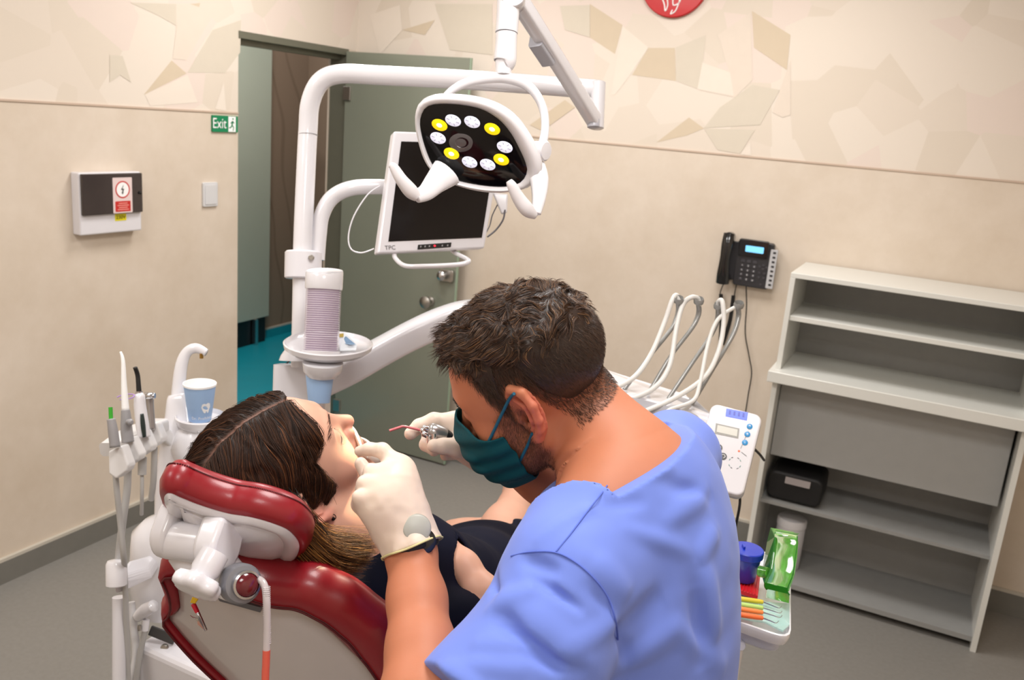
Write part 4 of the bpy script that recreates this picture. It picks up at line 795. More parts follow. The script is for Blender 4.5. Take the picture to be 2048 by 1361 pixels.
for pts, r in [([(231, 950, 1.78), (234, 985, 1.78), (240, 1040, 1.79), (247, 1110, 1.8), (250, 1160, 1.85), (256, 1350, 1.9), (258, 1450, 1.9)], .0058), ([(256, 930, 1.83), (254, 980, 1.83), (246, 1040, 1.83), (240, 1090, 1.84), (236, 1130, 1.85)], .0075), ([(285, 915, 1.9), (284, 950, 1.9)], .009), ([(284, 950, 1.9), (284, 990, 1.9), (283, 1030, 1.92)], .004), ([(309, 895, 1.98), (307, 960, 1.98), (302, 1000, 2.0)], .0068), ([(236, 1200, 1.88), (246, 1260, 1.9), (254, 1320, 1.9), (250, 1420, 1.9)], .006)]:
    mk('hose', tube(pp(pts), r, 14), M_HOSE, rack)
# instruments in the holders
t = thing('suction_tip', 'slim white suction tip with bent end on a grey valve grip, left rack', 'instrument', P(256, 885, 1.79))
mk('tip', tube(pp([(251, 822, 1.79), (248, 770, 1.79), (246, 722, 1.79), (241, 704, 1.79)]), [.0075, .0055, .0038, .0022], 14, 6), M_PAPER, t, ang=180)
mk('valve_grip', tube(pp([(256, 885, 1.79), (253, 860, 1.79), (252, 835, 1.79), (251, 820, 1.79)]), [.012, .0115, .010, .0085], 16, 6), M_GREYP, t, ang=180)
mk('slide_knob', lathe(P(260, 845, 1.775), nz(cR-cF*.5), [(.006, -.006), (.007, .002), (.004, .006), (.001, .0065)], 14), M_GREYP, t)
t = thing('curing_light', 'white curing light with curved black tip and dark button panel, in rack', 'instrument', P(287, 870, 1.86))
mk('body', tube(pp([(288, 875, 1.86), (284, 845, 1.86), (280, 815, 1.86), (279, 793, 1.86), (278, 786, 1.86)]), [.0135, .0135, .0125, .011, .006], 20, 6), M_WMET, t, ang=180)
mk('black_tip', tube(pp([(278, 786, 1.86), (277, 770, 1.86), (275, 750, 1.86), (270, 735, 1.855)]), [.0055, .005, .0048, .0045], 14, 6), M_BLACK, t, ang=180)
mk('chrome_collar', lathe(P(278, 789, 1.86), cU, [(.0075, 0), (.0075, .006)], 18), M_CHROME, t)
mk('button_panel', tube(pp([(289, 875, 1.848), (286, 850, 1.848), (284, 828, 1.848)]), [.006, .0075, .005], 12, 5, squash=(.6, 1), up=cF), mat('panel_dark_green', (34, 46, 44), .2, noise=.04), t, ang=180)
mk('filter_ring', tube(pp([(234, 795, 1.86), (250, 789, 1.86), (268, 790, 1.85), (262, 797, 1.84), (240, 800, 1.85)]), .0012, 8), mat('purple_ring', (176, 140, 210), .3), t)
t = thing('air_water_syringe', 'small metallic syringe handpiece farthest right in the left rack', 'instrument', P(305, 855, 1.94))
mk('handle', tube(pp([(303, 860, 1.94), (301, 830, 1.94), (299, 805, 1.94), (298, 792, 1.94)]), [.009, .0085, .009, .011], 16, 5), mat('satin_metal', (170, 166, 164), .3, metal=.8, noise=.03), t, ang=180)
mk('head', join(lathe(P(290, 792, 1.93), nz(cR), [(.006, 0), (.008, .004), (.008, .018), (.006, .022)], 16)), M_CHROME, t)
mk('nozzle_button', lathe(P(292, 790, 1.93), cU, [(.004, 0), (.004, .005), (.002, .006)], 12), M_CHROME, t)
t = thing('grey_handpiece', 'grey handpiece with green ring at the extreme left of the rack', 'instrument', P(228, 890, 1.74))
mk('handle', tube(pp([(230, 895, 1.74), (226, 862, 1.74), (222, 838, 1.74)]), [.010, .0095, .008], 16, 5), M_GREYP, t, ang=180)
mk('green_tip', tube(pp([(222, 840, 1.74), (221, 815, 1.74)]), .004, 12), mat('ring_green', (60, 170, 50), .35), t)
# ---- swing arm with round post, lower left
t = thing('bracket_arm', 'white angular arm with round cap at the lower left edge', 'arm', P(255, 1200, 1.86))
mk('arm', slab([P(228, 1162, 1.84), P(300, 1140, 1.93), P(305, 1160, 1.93), P(228, 1196, 1.84)], .075, nz(cF*.8+cU*.3)), M_WHITE, t, smooth=False, bevel=.008)
mk('round_cap', lathe(P(233, 1172, 1.83), cU, [(.019, 0), (.021, .002), (.021, .046), (.018, .052), (.001, .054)], 32), M_WMET, t)
mk('post', tube([P(238, 1195, 1.88), P(238, 1600, 1.9)], .014, 16), M_WHITE, t)
# ---------------------------------------------------------------- patient chair
ch = thing('dental_chair', 'dark red upholstered dental chair with white plastic back shell and adjustable headrest', 'dental chair', P(560, 1650, 1.35)*[1, 1, 0])
n1 = nz(cU*.84+cF*.52+cR*.16); C1 = P(455, 1052, 1.09)
shell = [(336, 992), (343, 984), (362, 992), (403, 1008), (457, 1024), (505, 1032), (552, 1046), (579, 1060), (596, 1086), (583, 1117), (556, 1132), (515, 1138), (478, 1134), (435, 1112), (385, 1075), (350, 1034), (339, 1008)]
S = spline([onpl(x, y, n1, n1@C1) for x, y in shell], 6, True); Sc = S.mean(0)
def sl(k, off, sh=0): return Sc+(S-Sc)*k+n1*off
tang = np.roll(S, -1, 0)-np.roll(S, 1, 0); outw = np.cross(tang, n1); outw /= np.linalg.norm(outw, axis=1)[:, None]; outw *= np.sign(((S-Sc)*outw).sum(1).mean())
def so(ofs, off): return S+outw*ofs+n1*off
mk('headrest_pad', loops([so(-.004, -.002), so(.004, -.003), so(.011, .003), so(.015, .014), so(.014, .027), so(.008, .037), so(-.002, .042), so(-.014, .044), sl(.72, .042), sl(.45, .036), sl(.2, .032), sl(.01, .031)], False), M_RED, ch, ang=180)
st = so(.0132, .030); stl = []
for i in range(0, len(st)):
    a, b = st[i], st[(i+1) % len(st)]
    for k in range(3): p0 = a+(b-a)*(k+.15)/3; p1 = a+(b-a)*(k+.8)/3; stl.append(tube([p0+n1*.0002, (p0+p1)/2+n1*.0004, p1+n1*.0002], .0009, 4, smooth=False))
mk('stitching', join(*stl), M_REDD, ch, ang=180)
mk('headrest_shell', loops([so(.001, .001), so(.003, -.004), so(-.001, -.009), so(-.010, -.010), so(-.016, -.007), sl(.72, -.012), sl(.4, -.018), sl(.02, -.02)], False), M_WHITE, ch, ang=50)
D8 = 1.080
def q8(l, d=D8): return [(*Z8(a[0], a[1]), a[2] if len(a) > 2 else d) for a in l]
cyl_a, cyl_b = P(*Z8(420, 530), 1.070), P(*Z8(700, 565), 1.050); ca = nz(cyl_b-cyl_a)
hb = mk('hinge_barrel', lathe(cyl_a, ca, [(.024, 0), (.024, .066)], 36), M_WHITE, ch)
def lug(x, y, d, w_, label): return None
def rlug(p0, wdt, hgt_dir, r, L):
    """rounded lug: disc round p0 along ca, reaching towards hgt_dir"""
    h = nz(hgt_dir-ca*(hgt_dir@ca)); s = np.cross(ca, h); pts = [(r*cos(a), r*sin(a)) for a in np.linspace(pi, 2*pi, 14)]+[(r*.9, L), (-r*.9, L)]
    return prism(pts, p0+ca*wdt, s, h, wdt, ca)
mk('hinge_lug', rlug(P(*Z8(372, 500), 1.075), .023, n1*1.0+cU*.3, .028, .034), M_WHITE, ch, ang=50, bevel=.006)
mk('hinge_lug', rlug(P(*Z8(632, 560), 1.050), .030, n1*1.0+cU*.3, .030, .030), M_WHITE, ch, ang=50, bevel=.006)
wl_ = [(735, 445), (832, 535), (765, 590), (700, 640)]
mk('lug_wedge', poly_px([(*Z8(745, 440), 1.060), (*Z8(832, 540), 1.065), (*Z8(775, 590), 1.057), (*Z8(700, 655), 1.045), (*Z8(680, 600), 1.035), (*Z8(700, 480), 1.035)], 0, .045), M_WHITE, ch, smooth=False, bevel=.007)
mk('gap_shade', slab([P(*Z8(500, 430), 1.090), P(*Z8(620, 465), 1.087), P(*Z8(620, 500), 1.087), P(*Z8(500, 480), 1.090)], .012, cF), M_BLACK, ch, smooth=False)  # black slab stands in for the shade between the hinge lugs
mk('neck_bracket', tube(pp(q8([(520, 560, 1.085), (600, 650, 1.080), (690, 710, 1.075), (770, 770, 1.065), (830, 800, 1.060)])), [.030, .032, .029, .025, .022], 28, 8, squash=(1, .8), up=cF), M_WHITE, ch, ang=180)
jx = nz(P(*Z8(875, 800), 1.015)-P(*Z8(815, 785), 1.040))
jr = mk('joint_ring', lathe(P(*Z8(808, 785), 1.040), jx, [(.0225, 0), (.0235, .003), (.0235, .018), (.021, .021), (.0165, .0215)], 32), mat('joint_grey', (128, 128, 134), .3, metal=.2, noise=.03), ch)
mk('red_button', lathe(P(*Z8(866, 798), 1.020), jx, [(.0135, -.004), (.0135, .002), (.010, .005), (.001, .006)], 24), mat('button_dark_red', (96, 16, 28), .15, coat=.5), jr)
mk('button_bezel', lathe(P(*Z8(864, 798), 1.021), jx, [(.0165, -.004), (.0165, .003), (.014, .004), (.0135, .001)], 28, cap=False), M_CHROME, jr)
kn = nz(-cF*.52-cR*.30-cU*.72); kc = P(*Z8(572, 800), 1.000); ku, kv, _ = frame(kn, cU)
A = np.linspace(0, 2*pi, 96, endpoint=False)
def kl(r, off, sc2=.075): return [kc+kn*off+(ku*cos(a)+kv*sin(a)*.92)*r*(1+sc2*cos(6*a)) for a in A]
knb = mk('star_knob', loops([kl(.022, -.009, .03), kl(.026, -.008), kl(.0285, -.003), kl(.0285, .003), kl(.027, .007), kl(.023, .009, .04), kl(.019, .0095, 0), kl(.001, .010, 0)]), M_WHITE, ch, ang=180)
mk('knob_stem', lathe(kc-kn*.040, kn, [(.017, 0), (.017, .022), (.015, .026), (.015, .036)], 28), M_WHITE, ch)
# backrest
n2 = nz(cU*.50+cF*.84+cR*.12); C2 = P(560, 1290, 1.19)
outer2 = [(349, 1095), (322, 1120), (318, 1142), (328, 1168), (332, 1190), (319, 1208), (331, 1229), (349, 1253), (390, 1301), (444, 1354), (490, 1405), (600, 1470), (720, 1490), (800, 1440), (798, 1340), (778, 1270), (740, 1235), (700, 1204), (660, 1185), (634, 1170), (606, 1161), (573, 1158), (520, 1148), (440, 1110), (395, 1092)]
inner2 = [(339, 1150), (352, 1170), (357, 1192), (358, 1222), (336, 1232), (352, 1256), (394, 1304), (449, 1357), (495, 1400), (600, 1455), (710, 1470), (765, 1430), (762, 1370), (725, 1322), (700, 1300), (657, 1259), (623, 1235), (590, 1221), (556, 1217), (505, 1205), (440, 1181), (400, 1160), (360, 1148)]
N2 = 160; c2 = np.array((560, 1300.))
def pol2(pts):
    s = spline([np.array(q, float) for q in pts], 10, True)-c2; 
    if np.cross(s[0], s[1]) < 0: s = s[::-1]
    A = np.linspace(0, 2*pi, N2, endpoint=False); an = np.arctan2(s[:, 1], s[:, 0]) % (2*pi); r = np.hypot(s[:, 0], s[:, 1]); out = []
    for a in A:                                   # outermost crossing of the ray
        d = (an-a+pi) % (2*pi)-pi; k = np.argsort(np.abs(d))[:4]; out.append(np.average(r[k], weights=1/(np.abs(d[k])+1e-3)))
    return np.array(out), A
R2o, A2 = pol2(outer2); R2i, _ = pol2(inner2)
def b2(r, off): return [onpl(c2[0]+a*cos(t_), c2[1]+a*sin(t_), n2, n2@C2)+n2*off for a, t_ in zip(r, A2)]
m_ = lambda f: R2i*(1-f)+R2o*f
mk('back_cushion', loops([b2(R2i, .004), b2(m_(.06), -.004), b2(m_(.35), -.014), b2(m_(.7), -.012), b2(m_(1), .004), b2(m_(1.0), .030), b2(m_(.9), .045), b2(m_(.3), .05), b2(R2i*.6, .046), b2(R2i*.01, .045)], False), M_RED, ch, ang=180)
mk('piping', tube([np.array(a) for a in b2(m_(.30), -.0148)]+[b2(m_(.30), -.0148)[0]], .0016, 6, 1), M_REDD, ch, ang=180)
mk('back_shell', loops([b2(R2i*1.0, .003), b2(R2i*.99, -.001), b2(R2i*.93, -.003), b2(R2i*.6, -.008), b2(R2i*.01, -.010)], False), mat('shell_grey_white', (196, 190, 190), .18, coat=.4, noise=.015, nscale=4), ch, ang=60)
mk('slot_cover', slab([onpl(*Z8(700, 832), n2, n2@C2)-n2*.008, onpl(*Z8(960, 905), n2, n2@C2)-n2*.008, onpl(*Z8(960, 935), n2, n2@C2)-n2*.008, onpl(*Z8(720, 868), n2, n2@C2)-n2*.008], .004, n2), mat('slot_grey', (96, 94, 100), .3), ch, smooth=False)
mk('slide_bar', sweep([P(*Z8(840, 790), 1.15), P(*Z8(930, 850), 1.17)], rrect(.03, .02, .004), up=cU), M_BLACK, ch, ang=50)
# seat and chair base, carrying the patient away from the camera
mk('seat_cushion', loops([[np.array(q)+np.array([0, 0, z]) for q in (b_-np.array([0, 0, 0]) for b_ in spline([P(640, 1330, 1.45), P(760, 1200, 1.7), P(880, 1120, 2.1), P(980, 1085, 2.5), P(1100, 1090, 2.5), P(1100, 1180, 2.1), P(1050, 1300, 1.7), P(950, 1450, 1.45)], 5, True))] for z in (-.10, -.05)]), M_RED, ch, ang=50, bevel=.01)
mk('chair_base', aabb((P(900, 1500, 1.8)[0]-.2, P(900, 1500, 1.8)[1]-.25, 0), (P(900, 1500, 1.8)[0]+.2, P(900, 1500, 1.8)[1]+.25, .12)), M_WHITE, ch, smooth=False, bevel=.02)
mk('chair_column', aabb((P(900, 1500, 1.8)[0]-.1, P(900, 1500, 1.8)[1]-.12, .12), (P(900, 1500, 1.8)[0]+.1, P(900, 1500, 1.8)[1]+.12, P(900, 1180, 1.9)[2]-.12)), M_WHITE, ch, smooth=False, bevel=.02)
# saliva tube
t = thing('saliva_tube', 'clear ribbed saliva ejector tube, red below, hanging down the white back shell', 'tube', P(531, 1360, 1.020))
M_CLR = mat('clear_ribbed_tube', (214, 206, 208), .2, alpha=.75, coat=.3)
mk('clear_tube', tube(pp([(505, 1158, 1.040), (519, 1160, 1.030), (529, 1172, 1.025), (533, 1200, 1.020), (534, 1240, 1.020), (533, 1301, 1.020)]), .0042, 16), M_CLR, t)
mk('rib', join(*[lathe(P(*q, 1.021), cU, [(.0043, 0), (.0047, .0006), (.0043, .0012)], 14, cap=False) for q in [(533+(y-1180)*.012, y) for y in range(1176, 1292, 4)]]), M_CLR, t)
mk('red_tube', tube(pp([(533, 1301, 1.020), (532, 1330, 1.020), (531, 1350, 1.020), (529, 1420, 1.020)]), .0045, 16), mat('tube_coral', (214, 92, 74), .25, coat=.4), t)
# bib clip
t = thing('bib_clip', 'small metal alligator clip on a yellow and red cord tab below the knob', 'clip', P(412, 1264, 1.060))
mk('yellow_tab', slab(pp(q8([(545, 868, 1.060), (582, 880, 1.060), (560, 912, 1.060), (530, 905, 1.060)])), .004, cF), mat('tab_yellow', (220, 180, 20), .4), t, smooth=False, bevel=.001)
mk('red_sleeve', slab(pp(q8([(532, 918, 1.060), (556, 912, 1.060), (582, 965, 1.060), (562, 972, 1.060)])), .006, cF), mat('sleeve_red', (196, 14, 44), .35), t, smooth=False, bevel=.0015)
mk('jaw', slab(pp(q8([(568, 965, 1.060), (582, 962, 1.060), (630, 1070, 1.065), (618, 1076, 1.065)])), .004, cF), M_CHROME, t, smooth=False, bevel=.0006)
mk('jaw', slab(pp(q8([(568, 985, 1.058), (588, 1010, 1.058), (622, 1072, 1.064), (575, 1035, 1.058)])), .002, cF), M_CHROME, t, smooth=False, bevel=.0004)
mk('lever', slab(pp(q8([(530, 980, 1.055), (545, 990, 1.055), (572, 998, 1.056), (560, 1004, 1.056)])), .002, cF), M_CHROME, t, smooth=False, bevel=.0004)
mk('rivet', lathe(P(*Z8(576, 1004), 1.055), -cF, [(.002, 0), (.0015, .001), (.0003, .0012)], 10), M_STEEL, t)
# ================================================================ people: shared anatomy
def chain_px(p, l, k=.012): return sd_chain(p, [(P(x, y, d), r) for x, y, d, r in l], k)
def ear_sd(q, s):
    """q in head space; s=+1 right ear, -1 left ear"""
    c = np.array([s*.0735, -.006, .0]); o = nz([s*1, .10, .05]); f = nz([-s*.42, .90, .10]); f = nz(f-o*(f@o)); o = nz(np.array([s*.90, .42, 0])); u = nz(np.cross(np.array([1., 0, 0]), f)) if False else np.array([0, -.12, 1.]); u = nz(u-o*(u@o)); f = nz(np.cross(u, o))*s; f = f if f[1] > 0 else -f
    d = q-c; e = np.stack([d@f, d@u, d@o], 1)
    hx = [((.009, .004, .002), .003), ((.013, .022, .004), .0036), ((.004, .033, .007), .004), ((-.010, .031, .010), .0042), ((-.018, .018, .012), .0042), ((-.018, .002, .012), .004), ((-.012, -.012, .009), .0036), ((-.002, -.024, .005), .0055), ((.005, -.028, .002), .0055)]
    a = sd_chain(e, [(np.array(x), r) for x, r in hx], .003)
    a = smin(a, sd_ell(e, (-.003, .004, .003), (.017, .030, .0035)), .004)
    a = smin(a, sd_chain(e, [(np.array(x), .0026) for x in ((.004, .022, .007), (-.007, .015, .009), (-.008, .0, .009), (-.001, -.012, .007))], .003), .003)
    a = smax(a, -sd_ell(e, (.003, -.002, .008), (.007, .010, .008)), .004)
    a = smin(a, sd_ell(e, (.011, -.003, .003), (.004, .006, .004)), .003)
    return a
def skull_sd(q):
    a = sd_ell(q, (0, -.012, .042), (.076, .099, .084)); b = sd_ell(q, (0, .030, -.005), (.064, .064, .090)); return smin(a, b, .03)
def head_sd(q, male=True, ears=True, nose=1.0, es=1.0):
    x = q.copy(); ax = np.abs(q[:, 0]); m = q.copy(); m[:, 0] = ax
    d = skull_sd(q)
    d = smin(d, sd_ell(q, (0, .042, -.070), (.044, .040, .040)), .03)
    d = smin(d, sd_cone(m, (.056, .004, -.045), (.018, .074, -.096), .017, .014), .022)
    d = smin(d, sd_sph(q, np.array([0, .080, -.098]), .0165), .018)
    d = smin(d, sd_sph(m, np.array([.040, .054, -.028]), .023), .02)
    d = smin(d, sd_cone(m, (.012, .086, .026), (.036, .074, .028), .009, .008), .014)
    d = smax(d, -sd_ell(m, (.031, .100, .010), (.018, .018, .013)), .014)
    d = smin(d, sd_sph(m, np.array([.031, .0745, .009]), .0135), .004)
    d = smin(d, sd_cone(q, (0, .083, .018), (0, .106, -.026), .0075, .0105*nose), .010)
    d = smin(d, sd_sph(m, np.array([.0115, .096, -.033]), .0075), .006)
    d = smax(d, -sd_sph(m, np.array([.006, .101, -.0405]), .0035), .003)
    d = smin(d, sd_ell(q, (0, .088, -.050), (.022, .012, .014)), .012)
    d = smin(d, sd_ell(q, (0, .0965, -.0585), (.021, .0065, .0045)), .004)
    d = smin(d, sd_ell(q, (0, .094, -.0695), (.018, .007, .0055)), .004)
    d = smax(d, -sd_ell(q, (0, .104, -.0640), (.022, .010, .0014)), .003)
    if ears:
        for s in ears: c_ = np.array([s*.0735, -.006, 0]); d = smin(d, ear_sd((q-c_)/es+c_, s)*es, .004)
    return d
class Head:
    def __init__(s, px, py, dd, sc_, right, fwd, up):
        B = -cF; w = lambda v: nz(cR*v[0]+cU*v[1]+B*v[2]); s.o = P(px, py, dd); s.s = sc_; s.M = np.stack([w(right), w(fwd), w(up)], 1)
    flat = False
    def L(s, p):
        q = (p-s.o)@s.M/s.s
        if s.flat: q[:, 2] += .22*np.maximum(q[:, 2]-.03, 0); q[:, 1] -= .10*np.maximum(-q[:, 1], 0)
        return q
    def W(s, q): return s.o+np.asarray(q, float)@s.M.T*s.s
def near_head(H, p, **k):
    """head distance, evaluated in detail only close to the head"""
    q = H.L(p); r = np.linalg.norm(q, axis=1); d = (r-.10)*1.0; m = r < .19
    if m.any():
        qm = q[m]; rough = skull_sd(qm); h = np.minimum(rough, np.linalg.norm(qm-np.array([0, .05, -.06]), axis=1)-.06); fine = h < .05
        if fine.any(): h[fine] = head_sd(qm[fine], **k)
        d[m] = h
    return d*H.s
HD = Head(1064, 772, 1.19, 1.06, (.129, .442, -.888), (-.889, -.346, -.301), (-.44, .828, .348))
HP = Head(565, 948, 1.29, 1.12, (.681, -.415, .604), (.638, .741, -.209), (-.361, .528, .769)); HP.flat = True
Ah = np.array([-sin(PSI), cos(PSI), 0])
def smooth01(x, a, b): t = np.clip((x-a)/(b-a), 0, 1); return t*t*(3-2*t)
def grow(seed, fn, dirf, length, steps=7, lift=0.0, off=.001, hug=1.0, wob=.0, wsc=60):
    """march fibres over a surface"""
    p = seed.copy(); out = [p.copy()]; st = (np.asarray(length)/(steps-1)).reshape(-1, 1)
    for k in range(steps-1):
        g = grad(fn, p, 1e-3); g /= np.linalg.norm(g, axis=1)[:, None]+1e-9; d = dirf(p)
        if wob: d = d+wob*np.stack([vnoise(p, wsc, j+3) for j in range(3)], 1)
        d = d-g*((d*g).sum(1)[:, None])*hug; d /= np.linalg.norm(d, axis=1)[:, None]+1e-9
        p = p+(d+g*lift)*st
        if hug > .9:
            e = fn(p)-off*(1+k*lift*0); p = p-g*np.minimum(e, 0)[:, None] if lift else p-g*e[:, None]
        out.append(p.copy())
    return np.stack(out, 1)
def surf_pts(v, f, n, keep=None):
    """random points on a mesh, area weighted"""
    f = np.asarray(f); tri = np.concatenate([f[:, [0, 1, 2]], f[:, [0, 2, 3]]]); a, b, c = v[tri[:, 0]], v[tri[:, 1]], v[tri[:, 2]]
    ar = np.linalg.norm(np.cross(b-a, c-a), axis=1)/2
    if keep is not None: ar = ar*keep((a+b+c)/3)
    i = rng.choice(len(tri), n, p=ar/ar.sum()); r1, r2 = rng.random(n), rng.random(n); r1s = np.sqrt(r1)[:, None]; r2 = r2[:, None]
    return a[i]*(1-r1s)+b[i]*r1s*(1-r2)+c[i]*r1s*r2
def srgb(c): return np.array(lin(c)[:3])
M_SKIN = mat('skin_tanned', (200, 130, 100), .56, spec=.4, sss=.12, attr='col', bump=.12, bscale=700, bdist=.0005)
M_SKINP = mat('skin_fair', (222, 170, 150), .45, spec=.4, sss=.14, attr='col', bump=.08, bscale=700, bdist=.0005)
M_HAIR1 = mat('dark_brown_hair', (44, 28, 20), .42, spec=.5, attr='col'); M_HAIR2 = mat('brown_hair', (52, 32, 22), .5, spec=.3, attr='col')
M_SCRUB = mat('periwinkle_scrubs', (112, 134, 216), .75, spec=.2, noise=.03, nscale=6, bump=.15, bscale=1500, sheen=.15, bdist=.0004)
M_GLOVE = mat('latex_glove', (228, 208, 192), .42, spec=.4, sss=.08, noise=.03, nscale=30, bump=.12, bscale=120, bdist=.0012)
M_MASK = mat('teal_mask', (6, 74, 84), .7, spec=.2, noise=.05, nscale=30, bump=.2, bscale=500, bdist=.0006)
M_NAVY = mat('navy_dress', (11, 14, 34), .75, spec=.12, noise=.1, nscale=8, bump=.15, bscale=900, sheen=0, bdist=.0005)
# ================================================================ the dentist
den = thing('person', 'person in periwinkle blue scrubs, teal mask and latex gloves, leaning over the patient', 'person', P(1300, 1400, 1.15))
NK = [(1148, 806, 1.205, .060), (1192, 866, 1.195, .062), (1238, 928, 1.18, .066)]
FA = [(846, 1500, .92, .046), (842, 1400, .955, .043), (842, 1300, 1.0, .0372), (834, 1200, 1.045, .0325), (822, 1105, 1.085, .0285), (812, 1050, 1.095, .027)]
UA = [(1130, 1200, 1.0, .056), (985, 1430, .93, .050), (846, 1500, .92, .046)]
RA = [(1335, 915, 1.34, .052), (1262, 1040, 1.35, .046), (1195, 1040, 1.34, .042), (1092, 962, 1.325, .034), (985, 905, 1.32, .028)]
bUp = nz(np.array([0, 0, 1.])+.20*(-.8*r0+.6*Ah)); bR = nz(.6*r0+.8*Ah); bFw = nz(np.cross(bUp, bR)); bR = nz(np.cross(bFw, bUp)); bM = np.stack([bR, bFw, bUp], 1)
def torso_sd(p, g=0):
    d = sd_ell(p, P(1268, 1105, 1.16), (.174+g, .116+g, .19+g), bM)
    d = smin(d, sd_ell(p, P(1270, 1400, 1.16), (.152+g, .118+g, .26+g), bM), .08)
    d = smin(d, sd_cone(p, P(1130, 1140, 1.01), P(1230, 1000, 1.13), .062+g, .060+g), .05)
    d = smin(d, sd_cone(p, P(1350, 915, 1.34), P(1280, 960, 1.2), .056+g, .058+g), .05)
    return d
def dent_sd(p):
    hd = near_head(HD, p, ears=(-1, 1), es=1.28)
    d = smin(hd, chain_px(p, NK, .02), .025)
    # chin to neck underside
    d2 = smin(torso_sd(p, -.020), chain_px(p, UA, .03), .04); d2 = smin(d2, chain_px(p, RA, .03), .04)
    t = smin(sd_cone(p, P(1235, 925, 1.18), P(1275, 990, 1.165), .062, .085), d2, .05)
    d = smin(d, t, .03); return smin(d, chain_px(p, FA, .02), .02)
pts = np.array([P(x, y, d) for x, y, d in [(760, 1520, .9), (1500, 560, 1.3), (1560, 1400, 1.2), (860, 600, 1.2), (1450, 820, 1.45), (800, 1420, .85), (960, 850, 1.4), (1100, 1500, .9)]])
lo, hi = pts.min(0)-.1, pts.max(0)+.06
v, f = sdf_mesh(dent_sd, lo, hi, .0028)
q = HD.L(v); col = np.tile(srgb((190, 120, 88)), (len(v), 1))
n1_ = vnoise(v, 40)*.5+vnoise(v, 90, 2)*.3
col *= (1+.05*n1_)[:, None]
isl = (np.linalg.norm(q, axis=1) < .2)
def mixc(col, c, w): return col*(1-w[:, None])+srgb(c)*w[:, None]
ear_w = smooth01(-q[:, 0], .070, .082)*smooth01(.05-np.linalg.norm(q-np.array([-.08, -.01, 0]), axis=1), 0, .02)*isl
col = mixc(col, (204, 108, 88), ear_w*.7)
# stubble along the jaw, cheek and upper lip; short hair on scalp
ax_ = np.abs(q[:, 0])
def beard_w(q):
    ax = np.abs(q[:, 0]); jl = smooth01(-.012-q[:, 2], -.004, .03)*smooth01(q[:, 1], .004, .022)*smooth01(.115-(-q[:, 2]), -.02, .01)
    side = smooth01(.030-np.abs(q[:, 1]-.022), 0, .016)*smooth01(.03-q[:, 2], 0, .03)*smooth01(q[:, 2], -.1, -.06)*smooth01(ax, .045, .055)
    cheek_cut = 1-smooth01(q[:, 1]-.055-(-.03-q[:, 2])*.8, 0, .02)*smooth01(q[:, 2], -.06, -.04)
    return np.clip(np.maximum(jl*.9, side), 0, 1)*cheek_cut*(np.linalg.norm(q, axis=1) < .16)
bw = beard_w(q); col = mixc(col, (98, 58, 40), bw*.62*(.85+.15*vnoise(v, 400)))
def hairline(q):
    """>0 where scalp hair grows"""
    y = q[:, 1]; zl = np.interp(y, [-.12, -.085, -.055, -.035, -.015, .008, .018, .032, .045, .06, .080], [-.076, -.074, -.052, -.020, .040, .042, -.01, .020, .060, .078, .092])
    return q[:, 2]-zl
hw = smooth01(hairline(q), -.004, .018)*(np.linalg.norm(q, axis=1) < .2)*(np.maximum(skull_sd(q), 0) < np.where(np.abs(q[:, 0]) > .066, .004, .03))
fade = .45+.5*smooth01(q[:, 2], -.03, .05)
col = mixc(col, (62, 42, 32), hw*fade)
body = mk('body', (v, f), M_SKIN, den, cols=col, ang=180)
# hair
def hthick(q):
    t = .0015+.0060*smooth01(q[:, 2], .045, .095)+.009*smooth01(q[:, 1], .02, .09)*smooth01(q[:, 2], .06, .085)
    return t
def hair_sd(p):
    q = HD.L(p); n = .0022*vnoise(p, 70, 1)+.0012*vnoise(p, 150, 2)
    d = skull_sd(q)-hthick(q)-(n/HD.s)*smooth01(q[:, 2], .04, .08); return smax(d, -(hairline(q)-.034+.020*smooth01(q[:, 1], .01, .06))*.8, .010)*HD.s
lo_, hi_ = HD.o-.17, HD.o+.17
hv, hf = sdf_mesh(hair_sd, lo_, hi_, .003)
hc_ = np.tile(srgb((42, 26, 17)), (len(hv), 1))*(1+.25*vnoise(hv, 120, 5))[:, None]
mk('hair', (hv, hf), M_HAIR1, den, cols=hc_, ang=180); hairo = den.children[-1]
def skd(p): return smin(smin(skull_sd(HD.L(p))*HD.s, chain_px(p, NK, .02), .025), sd_cone(p, P(1071, 782, 1.19), P(1148, 806, 1.205), .05, .06), .01)
M_ = HD.M
# short sides and nape
kp = lambda c: (smooth01(hairline(HD.L(c)), -.003, .012)+.0)*(np.linalg.norm(HD.L(c), axis=1) < .19)*(HD.L(c)[:, 2] < .10)*(np.maximum(skull_sd(HD.L(c)), 0) < np.where(np.abs(HD.L(c)[:, 0]) > .066, .004, .03))
sd = surf_pts(v, f, 15000, kp)
pa_ = grow(sd, skd, lambda p: np.tile(M_@np.array([0, -.35, -.95]), (len(p), 1))+.3*rng.normal(size=(len(p), 3)), rng.uniform(.004, .009, len(sd))*(.6+1.1*smooth01(HD.L(sd)[:, 2], -.02, .07)), 4, lift=.45, off=.0006)
def strand_cols(K, M, seg, c0, c1, var, hi=None, hip=.0):
    b = np.array([srgb(c0)]*K)*(1-rng.random((K, 1))*1.0)+srgb(c1)*0; w = rng.random((K, 1)); b = srgb(c0)*(1-w)+srgb(c1)*w; b = b*(1+var*rng.normal(size=(K, 1))); 
    if hi is not None: s = rng.random(K) < hip; b[s] = srgb(hi)
    return np.repeat(np.clip(b, 0.001, 1), M*seg, axis=0)
s_ = strands(pa_, .00022, .00008); mk('short_side_hair', s_, M_HAIR1, hairo, cols=strand_cols(len(sd), 4, 3, (46, 30, 22), (84, 58, 42), .2), ang=180)
